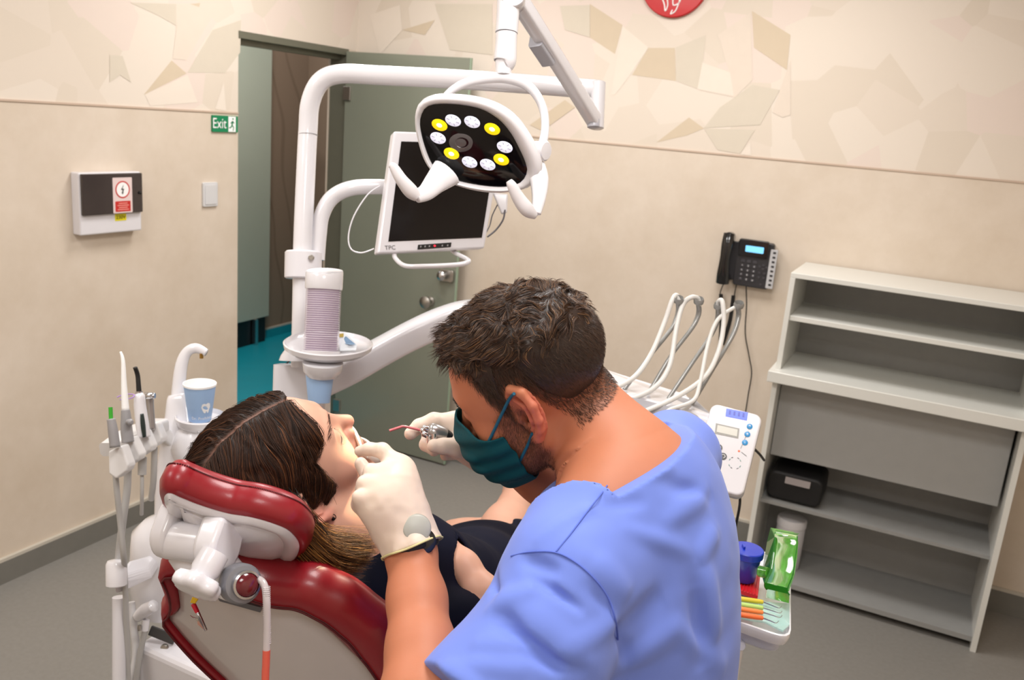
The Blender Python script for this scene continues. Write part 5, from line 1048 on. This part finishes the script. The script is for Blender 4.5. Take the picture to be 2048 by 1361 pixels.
kp = lambda c: smooth01(HD.L(c)[:, 2], .066, .088)*1.0
sd = surf_pts(hv, hf, 9000, kp)
def topdir(p):
    q = HD.L(p); d = np.stack([.25*np.sign(q[:, 0])+.0*q[:, 0], np.where(q[:, 1] > -.03, .9, .2), np.where(q[:, 1] > -.03, .1, -.5)], 1); return d@M_.T
pa_ = grow(sd, hair_sd, topdir, rng.uniform(.012, .026, len(sd)), 7, lift=.32, off=.001, wob=1.3, wsc=55)
s_ = strands(pa_, .00032, .0001); mk('top_hair', s_, M_HAIR1, hairo, cols=strand_cols(len(sd), 7, 3, (38, 24, 16), (92, 62, 40), .2, (142, 102, 66), .10), ang=180)
# fringe curls over the forehead
kp = lambda c: smooth01(HD.L(c)[:, 1], .045, .075)+1e-9
sd = surf_pts(hv, hf, 1500, kp)
pa_ = grow(sd, hair_sd, lambda p: np.tile(M_@np.array([0, .8, -.6]), (len(p), 1)), rng.uniform(.010, .022, len(sd)), 8, lift=.75, off=.001, hug=.5, wob=1.3, wsc=70)
s_ = strands(pa_, .00034, .0001); mk('fringe', s_, M_HAIR1, hairo, cols=strand_cols(len(sd), 8, 3, (36, 24, 18), (90, 62, 44), .2), ang=180)
# stubble fibres
kp = lambda c: beard_w(HD.L(c))*(HD.L(c)[:, 0] < -.02)
sd = surf_pts(v, f, 5000, kp); g = grad(dent_sd, sd, 1e-3); g /= np.linalg.norm(g, axis=1)[:, None]
dd = g*.6+(M_@np.array([0, .3, -.9]))*.8+.25*rng.normal(size=g.shape); pa_ = np.stack([sd, sd+dd*.0015, sd+dd*.003+np.array([0, 0, -.0005])], 1)
mk('beard_stubble', strands(pa_, .00014, .00006), M_HAIR1, hairo, cols=strand_cols(len(sd), 3, 3, (70, 42, 28), (110, 70, 46), .2), ang=180)
# ---- mask
def mask_sd(p):
    q = HD.L(p); h = head_sd(q, True, None)
    sh = smin(h, sd_ell(q, (0, .072, -.052), (.050, .050, .058)), .02); 
    sh = sh+.0014*np.sin(q[:, 2]*260+q[:, 1]*40)*smooth01(np.abs(q[:, 0]), -.01, .03)
    shell = smax(sh-.0055, -(sh-.0030), .001)
    # area of the mask: between nose bridge and under the chin, cheeks in front of the jaw angle
    top = q[:, 2]-(.006-.34*np.abs(q[:, 0])-.0*q[:, 1]); rear = (.036+.30*np.maximum(-.055-q[:, 2], 0)*0)-q[:, 1]+.10*np.abs(q[:, 2]+.05); bot = -(q[:, 2]+.122)
    return smax(smax(smax(shell, top, .002), rear, .003), bot, .002)*HD.s
mv_, mf_ = sdf_mesh(mask_sd, HD.o-.17, HD.o+.17, .0016)
msk = mk('face_mask', (mv_, mf_), M_MASK, den, ang=180)
HW = lambda a, b, c: HD.W((a, b, c))
def onskin(px, py, fn, d0=1.0, lift=0.0):
    """first point of the surface seen at a pixel"""
    v = cF+cR*(px-CX)/FPX-cU*(py-CY)/FPX; vn = np.linalg.norm(v); t = d0
    bs_, bt = 9., t
    for _ in range(90):
        s = fn((CAM+v*t)[None])[0]
        if s < bs_: bs_, bt = s, t
        if s < 2e-4 or t > 2.2: break
        t += s/vn*.8
    t = bt
    return CAM+v*(t-lift/vn)
def band(l, fn, r, lift, w=1.0): return [onskin(x, y, fn, .95, lift) for x, y in l]
mk('ear_loop', tube(band([(978, 882), (985, 868), (1003, 830), (1018, 800), (1028, 788)], dent_sd, 0, .003), .0021, 8), mat('teal_elastic', (8, 92, 122), .6, noise=.05), msk)
mk('ear_loop', tube(band([(1064, 868), (1058, 885), (1046, 910), (1034, 934), (1030, 942)], dent_sd, 0, .003), .0021, 8), mat('teal_elastic', (0, 0, 0)), msk)
EB = np.array([onskin(906+t*12, 797+t*20, dent_sd, 1.0, .0006) for t in (0, 1/3, 2/3, 1)])
mk('eyebrow', strands(np.stack([np.interp(np.linspace(0, 1, 60), [0, 1/3, 2/3, 1], EB[:, 0])[:, None]*X_+np.interp(np.linspace(0, 1, 60), [0, 1/3, 2/3, 1], EB[:, 1])[:, None]*Y_+np.interp(np.linspace(0, 1, 60), [0, 1/3, 2/3, 1], EB[:, 2])[:, None]*Z_+.0008*rng.normal(size=(60, 3))+k*(M_@np.array([-.3, -.1, -.4]))*.0018 for k in range(3)], 1), .0003, .0001), M_HAIR1, hairo, cols=strand_cols(60, 3, 3, (40, 26, 18), (60, 40, 28), .1), ang=180)
# ---- scrubs
def fold(p, a, b, amp, w, fade=1):
    a, b = np.asarray(a), np.asarray(b); ba = b-a; pa_ = p-a; t = np.clip(pa_@ba/(ba@ba), 0, 1); r = np.linalg.norm(pa_-np.outer(t, ba), axis=1)
    return amp*np.exp(-(r/w)**2)*np.sin(np.pi*np.clip(t*.9+.08, 0, 1))
fpx = lambda x, y, d: P(x, y, d)
NPL = nz(np.cross(P(1328, 902, 1.13)-P(1150, 1005, 1.06), P(1302, 850, 1.29)-P(1150, 1005, 1.06))); NPL = NPL if (HD.o-P(1150, 1005, 1.06))@NPL < 0 else -NPL
def scrub_base(p):
    d = torso_sd(p, .004)
    sl_ = chain_px(p, [(1145, 1180, 1.01, .070), (1080, 1295, .975, .077), (985, 1405, .945, .076), (865, 1505, .91, .076)], .03)
    hp_ = P(900, 1392, .93); sl_ = smax(sl_, (p-hp_)@nz(P(840, 1425, .915)-P(960, 1300, .965)), .003)
    sr_ = chain_px(p, [(1345, 915, 1.34, .062), (1280, 1005, 1.34, .060), (1240, 1050, 1.34, .056)], .03)
    d = smin(smin(d, sl_, .045), sr_, .05)
    return d
FOLDS = [((1010, 1190), (1150, 1300), .010, .016), ((1000, 1245), (1130, 1345), -.009, .014), ((985, 1215), (1075, 1180), .008, .012), ((960, 1290), (1190, 1330), .007, .015), ((1050, 1120), (1120, 1150), -.006, .012), ((1120, 1310), (1235, 1240), .006, .014), ((1240, 1280), (1330, 1190), -.007, .02), ((1250, 1330), (1370, 1240), .007, .02),
         ((1405, 1130), (1430, 1290), .009, .022), ((1390, 1180), (1410, 1340), -.008, .02), ((1330, 970), (1430, 1000), -.005, .016), ((1340, 1040), (1420, 980), .007, .016), ((1080, 1080), (1190, 1010), .004, .010), ((1215, 1010), (1300, 1000), -.003, .012), ((1180, 1120), (1260, 1200), .006, .02), ((1290, 950), (1350, 930), .004, .012), ((1310, 860), (1330, 835), .005, .008), ((880, 1330), (960, 1380), .006, .012), ((985, 1150), (1040, 1260), -.005, .012), ((1430, 1060), (1390, 1120), .006, .016), ((1060, 1150), (1170, 1230), -.005, .010), ((1030, 1300), (1180, 1345), -.006, .011), ((930, 1330), (1060, 1345), .006, .012), ((1260, 1060), (1390, 1110), .004, .014), ((1180, 1180), (1260, 1330), -.005, .014), ((1350, 1260), (1450, 1340), .006, .018)]
FP = None
def scrub_sd(p):
    d = scrub_base(p)
    if FP:
        for a, b, am, w_ in FP: d = d-fold(p, a, b, am*1.8, w_*.72)
    d = d-.0022*vnoise(p, 14, 4)-.0011*vnoise(p, 33, 7)
    neck = smax((p-P(1150, 1005, 1.06))@NPL, sd_cone(p, P(1080, 860, 1.2), P(1255, 955, 1.15), .14, .135), .004)
    return smax(d, -neck, .003)
FP = [(onskin(*a, scrub_base, .8), onskin(*b, scrub_base, .8), am, w_) for a, b, am, w_ in FOLDS]
pts = np.array([P(x, y, d) for x, y, d in [(820, 1480, .85), (1560, 1420, 1.2), (1450, 800, 1.5), (1000, 900, 1.0), (1300, 1480, 1.0), (1450, 1400, 1.4)]])
v2, f2 = sdf_mesh(scrub_sd, pts.min(0)-.06, pts.max(0)+.06, .0034, relax=0)
scr = mk('scrub_top', (v2, f2), M_SCRUB, den, ang=180)
M_SEAM = mat('scrub_seam', (92, 112, 198), .8, spec=.2)
sk = lambda l, lift=.0005: [onskin(x, y, scrub_sd, .8, lift) for x, y in l]
mk('armhole_seam', tube(sk([(1022, 1113), (1060, 1105), (1110, 1106), (1150, 1125), (1190, 1160), (1218, 1200), (1232, 1245), (1236, 1280)]), .0011, 6), M_SEAM, scr)
mk('shoulder_seam', tube(sk([(1112, 1104), (1140, 1070), (1170, 1030), (1205, 985), (1222, 960)]), .0009, 6), M_SEAM, scr)
# collar edge: follow the neck opening
A = np.linspace(0, 2*pi, 48, endpoint=False); cax = nz(P(1246, 930, 1.165)-P(1150, 830, 1.215)); cx_, cy_, _ = frame(cax, bUp)
# ---- gloves
def glove_sd(p, pal, fingers, k=.010):
    d = None
    for l in pal: e = chain_px(p, l, .02); d = e if d is None else smin(d, e, .018)
    fd = None
    for l in fingers: e = chain_px(p, l, .004); fd = e if fd is None else smin(fd, e, .0022)
    return smin(d, fd, k)
LP = [[(816, 1085, 1.088, .0325), (808, 1055, 1.092, .0310), (797, 1010, 1.095, .030), (800, 960, 1.10, .0200), (802, 938, 1.105, .0145)],
      [(800, 1040, 1.09, .028), (780, 985, 1.088, .024), (783, 950, 1.088, .0135)], [(790, 1040, 1.085, .025), (765, 1000, 1.080, .020), (764, 972, 1.078, .0125)], [(785, 1050, 1.085, .024), (750, 1012, 1.075, .015), (746, 996, 1.072, .0115)]]
LF = [[(800, 934, 1.104, .0120), (764, 901, 1.106, .0094), (738, 899, 1.116, .0082), (719, 903, 1.124, .0071)],
      [(783, 949, 1.088, .0118), (742, 944, 1.084, .0096), (735, 957, 1.108, .0086), (750, 970, 1.132, .008)],
      [(763, 973, 1.078, .0112), (729, 969, 1.072, .0093), (724, 984, 1.098, .0088), (740, 988, 1.12, .008)],
      [(747, 998, 1.072, .0104), (719, 995, 1.060, .0084), (716, 1010, 1.082, .0080), (730, 1018, 1.102, .007)],
      [(790, 1040, 1.12, .016), (760, 990, 1.145, .0125), (738, 950, 1.16, .0105), (722, 928, 1.165, .0085)]]
def gl_sd(p):
    d = glove_sd(p, LP, LF)
    c = chain_px(p, [(816, 1070, 1.088, .0335), (823, 1092, 1.083, .0345), (828, 1101, 1.080, .0362)], .01)
    c = c-.0010*np.sin(np.arctan2((p-P(823, 1090, 1.083))@cF, (p-P(823, 1090, 1.083))@cR)*9+vnoise(p, 60)*2)
    d = smin(d, c, .008)
    for (x, y, z) in [(783, 945, 1.062), (765, 968, 1.056), (747, 992, 1.052)]: pass
    d = d-.0006*vnoise(p, 90, 3)-.0004*vnoise(p, 45, 9)
    pl = (p-P(827, 1097, 1.083))@nz(P(827, 1097, 1.083)-P(808, 1040, 1.092)); return smax(d, pl, .002)
gv, gf = sdf_mesh(gl_sd, *(lambda a: (a.min(0)-.05, a.max(0)+.05))(np.array([P(700, 880, 1.05), P(880, 1110, 1.05), P(790, 1000, 1.2), P(720, 1100, 1.2)])), .0018)
glv = mk('latex_glove', (gv, gf), M_GLOVE, den, ang=180); tag(glv, 'left latex glove, index finger hooked at the patient\'s cheek')
wdir_ = nz(P(827, 1097, 1.083)-P(808, 1040, 1.092))
rim = []
for a in np.linspace(0, 2*pi, 40, endpoint=False):
    x_, y_, _ = frame(wdir_, cF); c_ = P(827, 1096, 1.083); dr = x_*cos(a)+y_*sin(a); r_ = .02
    for _ in range(40):
        if gl_sd((c_-wdir_*.003+dr*r_)[None])[0] > 0: break
        r_ += .0006
    rim.append(c_+dr*(r_+.0002)+wdir_*(.0012*sin(3*a)))
mk('rolled_cuff', tube(rim+[rim[0]], .0013, 8, 3), mat('cuff_yellow_latex', (214, 206, 150), .4, spec=.4), glv)
wc = onskin(834, 1058, gl_sd, .9, .0); wn = nz(CAM-wc+cR*.15); 
mk('watch_bulge', lathe(wc-wn*.004, wn, [(.0180, 0), (.0170, .004), (.0150, .0055), (.001, .0062)], 36), mat('latex_over_watch', (176, 176, 168), .4, sss=.05), glv, ang=180)
wt = thing('wristwatch', 'black wristwatch worn under the cuff of the left latex glove', 'watch', P(845, 1095, 1.06))
mk('case', lathe(onskin(846, 1083, dent_sd, .9, -.001), nz(CAM-P(846, 1092, 1.06)+cU*-.1), [(.0150, 0), (.0158, .002), (.0158, .004), (.014, .0055), (.001, .0055)], 32), mat('watch_black', (16, 17, 20), .25, coat=.4, noise=.03), wt)
mk('strap', (lambda c, n: tube([c+(frame(n, cF)[0]*cos(a)+frame(n, cF)[1]*sin(a))*.0305 for a in np.linspace(0, 2*pi, 33)], .0035, 8, 1, squash=(1, 2), up=n))(P(825, 1097, 1.083), wdir_), mat('strap_black', (20, 20, 22), .6, noise=.05), wt)
RP = [[(1000, 905, 1.325, .034), (965, 890, 1.325, .033), (925, 872, 1.325, .027), (905, 860, 1.325, .022)], [(960, 880, 1.32, .030), (915, 850, 1.32, .016)], [(960, 900, 1.32, .028), (925, 893, 1.31, .016)]]
RF = [[(912, 848, 1.32, .0150), (868, 842, 1.31, .0125), (838, 853, 1.305, .0105), (821, 868, 1.30, .0090)],
      [(950, 905, 1.30, .018), (915, 896, 1.285, .0145), (885, 893, 1.275, .0118), (868, 892, 1.27, .0100)],
      [(905, 872, 1.34, .014), (860, 872, 1.345, .0115), (852, 890, 1.335, .010), (868, 902, 1.315, .009)],
      [(920, 890, 1.35, .013), (880, 892, 1.36, .0105), (868, 902, 1.345, .009)], [(935, 905, 1.35, .012), (900, 908, 1.36, .0095), (890, 912, 1.34, .008)]]
def gr_sd(p): return glove_sd(p, RP, RF, .009)-.0005*vnoise(p, 80, 3)
gv, gf = sdf_mesh(lambda p: smax(gr_sd(p), (p-P(1000, 905, 1.325))@nz(P(1040, 930, 1.325)-P(960, 888, 1.325)), .002), *(lambda a: (a.min(0)-.05, a.max(0)+.05))(np.array([P(800, 820, 1.25), P(1040, 950, 1.4), P(1000, 800, 1.4), P(830, 940, 1.25)])), .0020)
tag(mk('latex_glove', (gv, gf), M_GLOVE, den, ang=180), 'right latex glove holding the air syringe')
# ---- syringe in the right hand
t = thing('air_syringe', 'metal air and water syringe with pink bent tip held in the right glove', 'instrument', P(865, 863, 1.29))
sa = nz(P(930, 888, 1.31)-P(858, 861, 1.29))
mk('barrel', lathe(P(856, 861, 1.287), sa, [(.004, -.002), (.010, 0), (.0125, .003), (.0135, .010), (.0135, .022), (.012, .027)], 30), mat('satin_metal', (0, 0, 0)), t)
mk('black_handle', tube([P(868, 865, 1.29)+sa*.012, P(890, 873, 1.297), P(912, 882, 1.303), P(945, 893, 1.315)], [.0118, .0105, .0095, .009], 20), M_BLACK, t, ang=180)
for q_ in [(846, 862, 1.284), (849, 869, 1.282), (850, 857, 1.285)]: mk('nozzle_fitting', lathe(P(*q_), -sa, [(.0045, -.004), (.0045, .002), (.0035, .004), (.0015, .005)], 14), M_CHROME, t)
for q_ in [(858, 884, 1.278), (868, 879, 1.276)]: mk('lever_button', lathe(P(*q_), -cU, [(.0035, -.008), (.004, 0), (.0035, .004), (.001, .005)], 14), M_CHROME, t)
tp = mk('pink_tip', tube(pp([(846, 862, 1.284), (825, 857, 1.28), (808, 853.5, 1.277), (800, 855, 1.275), (779, 862, 1.272)]), .0019, 12, 5), mat('pink_tube', (214, 110, 116), .25, coat=.4, noise=.02), t)
# ================================================================ the patient
pat = thing('person', 'person in a navy dress with long brown hair lying back in the red dental chair', 'person', P(760, 1250, 1.4))
PNK = [(HP.W((0, -.005, -.045)), .048), (P(668, 1050, 1.325), .046), (P(700, 1085, 1.34), .048), (P(735, 1135, 1.38), .06)]
def ptorso(p, g=0):
    d = chain_px(p, [(735, 1165, 1.38, .095+g), (820, 1165, 1.52, .100+g), (900, 1183, 1.68, .092+g), (965, 1190, 1.84, .108+g)], .06)
    d = smin(d, sd_cone(p, P(655, 1185, 1.27), P(735, 1150, 1.38), .05+g, .07+g), .04)
    return smin(d, sd_cone(p, P(800, 1080, 1.52), P(745, 1130, 1.40), .045+g, .06+g), .04)
PAR = [(655, 1190, 1.27, .046), (800, 1262, 1.34, .043), (965, 1232, 1.43, .036)]
PFA = [(965, 1232, 1.43, .034), (968, 1195, 1.44, .031), (925, 1135, 1.47, .026), (893, 1094, 1.51, .020)]
def pat_sd(p):
    d = smin(near_head(HP, p, ears=(1, -1), nose=.92, es=1.22), sd_chain(p, PNK, .03), .022)
    t = smin(ptorso(p, -.006), chain_px(p, PAR, .02), .03); d = smin(d, t, .03)
    d = smin(d, chain_px(p, PFA, .02), .006)
    hand = chain_px(p, [(893, 1094, 1.505, .018), (882, 1082, 1.545, .018)], .01)
    for i, (a, b) in enumerate([((878, 1070, 1.545), (868, 1073, 1.580)), ((886, 1073, 1.565), (876, 1072, 1.595)), ((890, 1078, 1.575), (884, 1076, 1.610)), ((893, 1083, 1.585), (890, 1083, 1.610)), ((876, 1086, 1.515), (868, 1084, 1.535))]): hand = smin(hand, chain_px(p, [(883, 1081, 1.545, .012), (*a, .009), (*b, .0075)], .003), .004)
    d = smin(d, hand, .006)
    for l in ([(960, 1170, 1.9, .08), (1008, 1060, 2.2, .056), (1016, 1048, 2.25, .054), (1042, 985, 2.52, .046), (1056, 950, 2.66, .034), (1036, 955, 2.74, .026)], [(930, 1150, 1.95, .08), (912, 1085, 2.28, .052), (930, 1080, 2.33, .050), (1070, 1050, 2.45, .046), (1095, 1000, 2.7, .034), (1062, 1000, 2.78, .026)]):
        d = smin(d, chain_px(p, l, .03), .01)
    return d
pts = np.array([P(x, y, d) for x, y, d in [(400, 780, 1.05), (620, 1280, 1.1), (1120, 960, 2.9), (800, 1340, 1.3), (1100, 1250, 2.0), (500, 750, 1.5), (1000, 900, 2.8), (860, 1300, 1.5)]])
v, f = sdf_mesh(pat_sd, pts.min(0)-.05, pts.max(0)+.05, .0030)
q = HP.L(v); col = np.tile(srgb((218, 166, 142)), (len(v), 1))*(1+.03*vnoise(v, 60))[:, None]; nr = (np.linalg.norm(q, axis=1) < .17)
ck = np.exp(-(np.linalg.norm((q-np.array([.042, .066, -.03]))/np.array([.02, .03, .02]), axis=1)**2))*nr; col = mixc(col, (214, 130, 112), ck*.6)
ns = np.exp(-(np.linalg.norm(q-np.array([0, .112, -.028]), axis=1)/.014)**2)*nr; col = mixc(col, (222, 140, 122), ns*.6)
lp = np.exp(-(((q[:, 0]/.022)**2+((q[:, 2]+.064)/.010)**2))**2)*(q[:, 1] > .088)*nr; col = mixc(col, (196, 98, 92), lp*.8)
er = smooth01(q[:, 0], .070, .080)*nr*smooth01(.05-np.linalg.norm(q-np.array([.08, -.01, 0]), axis=1), 0, .02); col = mixc(col, (206, 128, 112), er*.7)
ld_ = np.exp(-(np.linalg.norm((q-np.array([.031, .086, .006]))/np.array([.016, .02, .010]), axis=1)**2))*nr; col = mixc(col, (196, 134, 116), ld_*.5)
def hairp(q):
    """>0 where hair covers the head"""
    e = np.sqrt((q[:, 0]/.064)**2+((q[:, 2]+.006)/.094)**2)-1; face = np.minimum(np.maximum(e*.06, -(q[:, 1]-.022)), np.maximum(-(q[:, 1]-.036), (q[:, 2]-.055))); low = np.minimum(q[:, 2]+.020+.6*np.maximum(0, -.02-q[:, 1]), 1)
    return np.minimum(face, np.where(q[:, 1] > -.035, np.maximum(low, -(q[:, 1]+.03)), low+.05))
hwp = smooth01(hairp(q), -.003, .006)*nr; col = mixc(col, (60, 40, 32), hwp*.85*(skull_sd(q) < .003))
mk('body', (v, f), M_SKINP, pat, cols=col, ang=180)
def hairp_sd(p):
    q = HP.L(p); th = .004+.004*smooth01(-q[:, 1], -.03, .08)+.003*smooth01(q[:, 2], .0, .1)
    part = .004*np.exp(-((q[:, 0]+.004)/.004)**2)*smooth01(q[:, 1], -.08, -.03)
    groove = .0012*np.sin(vnoise(np.stack([q[:, 0]*.3, q[:, 1]*1., q[:, 2]*.3], 1), 90, 5)*5)
    return smax(skull_sd(q)-th+part-groove, -hairp(q), .006)*HP.s
hv, hf = sdf_mesh(hairp_sd, HP.o-.19, HP.o+.19, .003)
hq = HP.L(hv); hcol = np.tile(srgb((36, 22, 15)), (len(hv), 1))*(1+.2*vnoise(hv, 90, 5))[:, None]
pt = np.exp(-((hq[:, 0]+.004)/.0022)**2)*smooth01(hq[:, 1], -.06, -.03); hcol = mixc(hcol, (150, 108, 92), pt*.6)
hp_ = mk('hair', (hv, hf), M_HAIR2, pat, cols=hcol, ang=180)
MP = HP.M
def pdir(p):
    q = HP.L(p); s = np.where(q[:, 0] > -.004, 1., -1.); top = smooth01(.045-np.abs(q[:, 0]), 0, .05)
    d = np.stack([s*(.25+.75*top), np.full(len(q), -.60)+.25*top, -.75*(1-.55*top)], 1); return d@MP.T
kp = lambda c: (np.abs(HP.L(c)[:, 0]+.004) > .002)*1.0
sd = surf_pts(hv, hf, 17000, kp)
pa_ = grow(sd, hairp_sd, pdir, rng.uniform(.03, .08, len(sd)), 11, lift=.02, off=.0010, wob=.38, wsc=26)
mk('hair_strands', strands(pa_, .00034, .00012), M_HAIR2, hp_, cols=strand_cols(len(sd), 11, 3, (30, 18, 12), (72, 44, 28), .25, (124, 78, 46), .07), ang=180)
# wisps at the edges of the head
kp = lambda c: smooth01(-(HP.L(c)@np.array([0, .8, -.5])), .03, .07)+.03
sd = surf_pts(hv, hf, 800, kp)
def wdirf(p): return pdir(p)+np.array([0, 0, -.5])
pa_ = grow(sd, hairp_sd, wdirf, rng.uniform(.015, .04, len(sd)), 10, lift=.5, off=.002, hug=.3, wob=.8, wsc=35)
lw = mk('loose_wisps', strands(pa_, .00034, .0001), M_HAIR2, hp_, cols=strand_cols(len(sd), 10, 3, (28, 18, 12), (62, 38, 24), .2), ang=180)
tag(lw, kind='stuff')
def bundle(guides, n, spread0, spread1, c0, c1, name, wav=.003, r=.00035, hi=None, hip=0, steps=16):
    """fibres that follow a set of guide lines (pixels + distance), blended at random"""
    G = []
    for g in guides:
        s = spline(pp(g), 10); L_ = np.cumsum(np.append(0, np.linalg.norm(np.diff(s, axis=0), axis=1))); G.append(np.stack([np.interp(np.linspace(0, L_[-1], steps), L_, s[:, k]) for k in range(3)], 1))
    G = np.array(G); W_ = rng.dirichlet([.55]*len(G), n); pth = np.einsum('ng,gsk->nsk', W_, G)
    u_ = rng.normal(size=(n, 1, 3)); sp = np.linspace(spread0, spread1, steps)[None, :, None]; ph = rng.random((n, 1, 3))*6.28
    pth = pth+u_*sp+wav*np.sin(np.linspace(0, 7, steps)[None, :, None]*(.7+.6*rng.random((n, 1, 1)))+ph)*np.linspace(.1, 1, steps)[None, :, None]
    cut = rng.uniform(.65, 1, n); idx_ = np.linspace(0, 1, steps); out = np.empty_like(pth)
    for i in range(n):
        for k in range(3): out[i, :, k] = np.interp(idx_*cut[i], idx_, pth[i, :, k])
    return mk(name, strands(out, r, r*.4), M_HAIR2, hp_, cols=strand_cols(n, steps, 3, c0, c1, .2, hi, hip), ang=180)
bundle([[(560, 1000, 1.17), (610, 1030, 1.16), (650, 1062, 1.20), (700, 1068, 1.23), (765, 1072, 1.27)], [(560, 1010, 1.165), (610, 1050, 1.15), (650, 1090, 1.17), (700, 1105, 1.20), (755, 1098, 1.25)], [(560, 1020, 1.16), (600, 1070, 1.15), (640, 1110, 1.16), (680, 1135, 1.18), (730, 1140, 1.22)], [(560, 1030, 1.16), (590, 1090, 1.15), (630, 1130, 1.16), (662, 1160, 1.17), (695, 1172, 1.2)]], 3800, .004, .0045, (46, 28, 16), (120, 76, 34), 'shoulder_hair', hi=(170, 118, 60), hip=.15)  # brown hair; the gold tones put the lamp beam's light into the colour
bundle([[(560, 1000, 1.20), (590, 1060, 1.18), (620, 1120, 1.17), (630, 1180, 1.17)], [(540, 1010, 1.20), (570, 1070, 1.18), (590, 1130, 1.17), (590, 1180, 1.17)], [(580, 1000, 1.18), (620, 1060, 1.17), (660, 1110, 1.18), (680, 1170, 1.19)]], 2600, .006, .006, (18, 12, 10), (40, 26, 18), 'nape_hair', r=.0005)  # near-black strand colour holds the shade beneath the shoulder lock
# closed eye, brow, lashes
ey = lambda x, z, y: HP.W((x, y, z))
def onhead(x, z, l=.0005):
    a = np.array([x, .14, z]); 
    for _ in range(60):
        s = head_sd(a[None], False, None, .82)[0]
        if s < 1e-4: break
        a[1] -= s*.9
    a[1] += l; return HP.W(a)
mk('lash_line', tube([onhead(x, .003-.0035*sin((x-.018)/.027*pi)) for x in np.linspace(.018, .045, 9)], [.0003, .0006, .0009, .001, .001, .001, .0009, .0007, .0003], 6, 3), mat('lash_dark', (40, 24, 20), .6), pat)
ls = np.array([[onhead(x, .003-.0035*sin((x-.018)/.027*pi)), onhead(x, .003-.0035*sin((x-.018)/.027*pi), .0035)+MP@np.array([.001, 0, -.003]), onhead(x, .003-.0035*sin((x-.018)/.027*pi), .006)+MP@np.array([.002, 0, -.004])] for x in np.linspace(.02, .047, 26)])
mk('eyelashes', strands(ls, .0002, .00006), M_HAIR2, pat, cols=strand_cols(26, 3, 3, (24, 16, 14), (30, 20, 16), .1), ang=180)
br = []
for i in range(120):
    x = .014+.036*rng.random(); z = .026+.007*sin((x-.014)/.036*2.2)+.0016*rng.normal(); br.append([onhead(x, z), onhead(x+.002, z+.0012, .0008), onhead(x+.0045, z+.0014, .0006)])
mk('eyebrow', strands(np.array(br), .00022, .00008), M_HAIR2, pat, cols=strand_cols(120, 3, 3, (52, 32, 22), (80, 52, 36), .1), ang=180)
_e = HP.W((.088, .0, -.034))-CAM; EARP = (CX+_e@cR/(_e@cF)*FPX, CY-_e@cU/(_e@cF)*FPX); print('EAR', EARP)
er_ = thing('earring', 'small dark ball earring in the right ear of the patient', 'earring', P(657, 1020, 1.14))
ep = onskin(*EARP, pat_sd, .95, .002)
mk('ball', lathe(ep-cU*.0025, cU, [(.0005, 0), (.0024, .001), (.003, .003), (.0024, .005), (.0005, .006)], 16), mat('gunmetal', (52, 50, 54), .15, metal=.9), er_)
mk('hoop', tube([ep+cU*(.003+.004*sin(a))+cR*.004*cos(a) for a in np.linspace(0, 2*pi, 16)], .0006, 6, 2), mat('gunmetal', (0, 0, 0)), er_)
# dress
def dress_sd(p):
    d = ptorso(p, .004)
    sl_ = chain_px(p, [(655, 1188, 1.27, .054), (800, 1258, 1.34, .052), (915, 1245, 1.41, .046), (955, 1238, 1.43, .042)], .03)
    sk_ = chain_px(p, [(960, 1182, 1.84, .116), (985, 1152, 2.0, .110), (1010, 1112, 2.16, .088), (1010, 1100, 2.2, .082)], .04)
    sk_ = smin(sk_, chain_px(p, [(930, 1168, 1.84, .106), (930, 1140, 2.05, .092), (945, 1126, 2.2, .076)], .04), .05)
    cutp = (p-P(1010, 1075, 2.19))@nz(P(1012, 1050, 2.25)-P(965, 1130, 1.95)); sk_ = smax(sk_, cutp, .004)
    d = smin(smin(d, sk_, .04), sl_, .03)
    d = d-.0035*vnoise(p, 11, 6)-.0015*vnoise(p, 27, 8)
    arm = chain_px(p, [(a, b, c_, r_+.004) for a, b, c_, r_ in PFA[1:]], .01); d = smax(d, -arm, .004)
    neck = sd_cone(p, P(640, 1010, 1.30), P(694, 1080, 1.33), .056, .054); return smax(d, -neck, .004)
v, f = sdf_mesh(dress_sd, pts.min(0)-.05, pts.max(0)+.05, .0042)
mk('dress', (v, f), M_NAVY, pat, ang=180)
# lip retractor
t = thing('lip_retractor', 'white plastic lip retractor round the open mouth of the patient', 'retractor', HP.W((0, .1, -.064)))
mk('ring', tube([HP.W((.031*cos(a), .1035-.016*cos(a)**2, -.064+.024*sin(a))) for a in np.linspace(0, 2*pi, 33)], .0048, 12, 3, squash=(1.6, .7), up=MP[:, 1]), mat('retractor_white', (246, 240, 226), .3, coat=.4, noise=.01), t)
mk('wing', tube([HP.W(q_) for q_ in [(.030, .088, -.060), (.037, .092, -.066), (.040, .094, -.082), (.034, .096, -.096)]], [.003, .004, .004, .003], 12, 5, squash=(1.5, .6), up=MP[:, 0]), mat('retractor_white', (0, 0, 0)), t, ang=180)
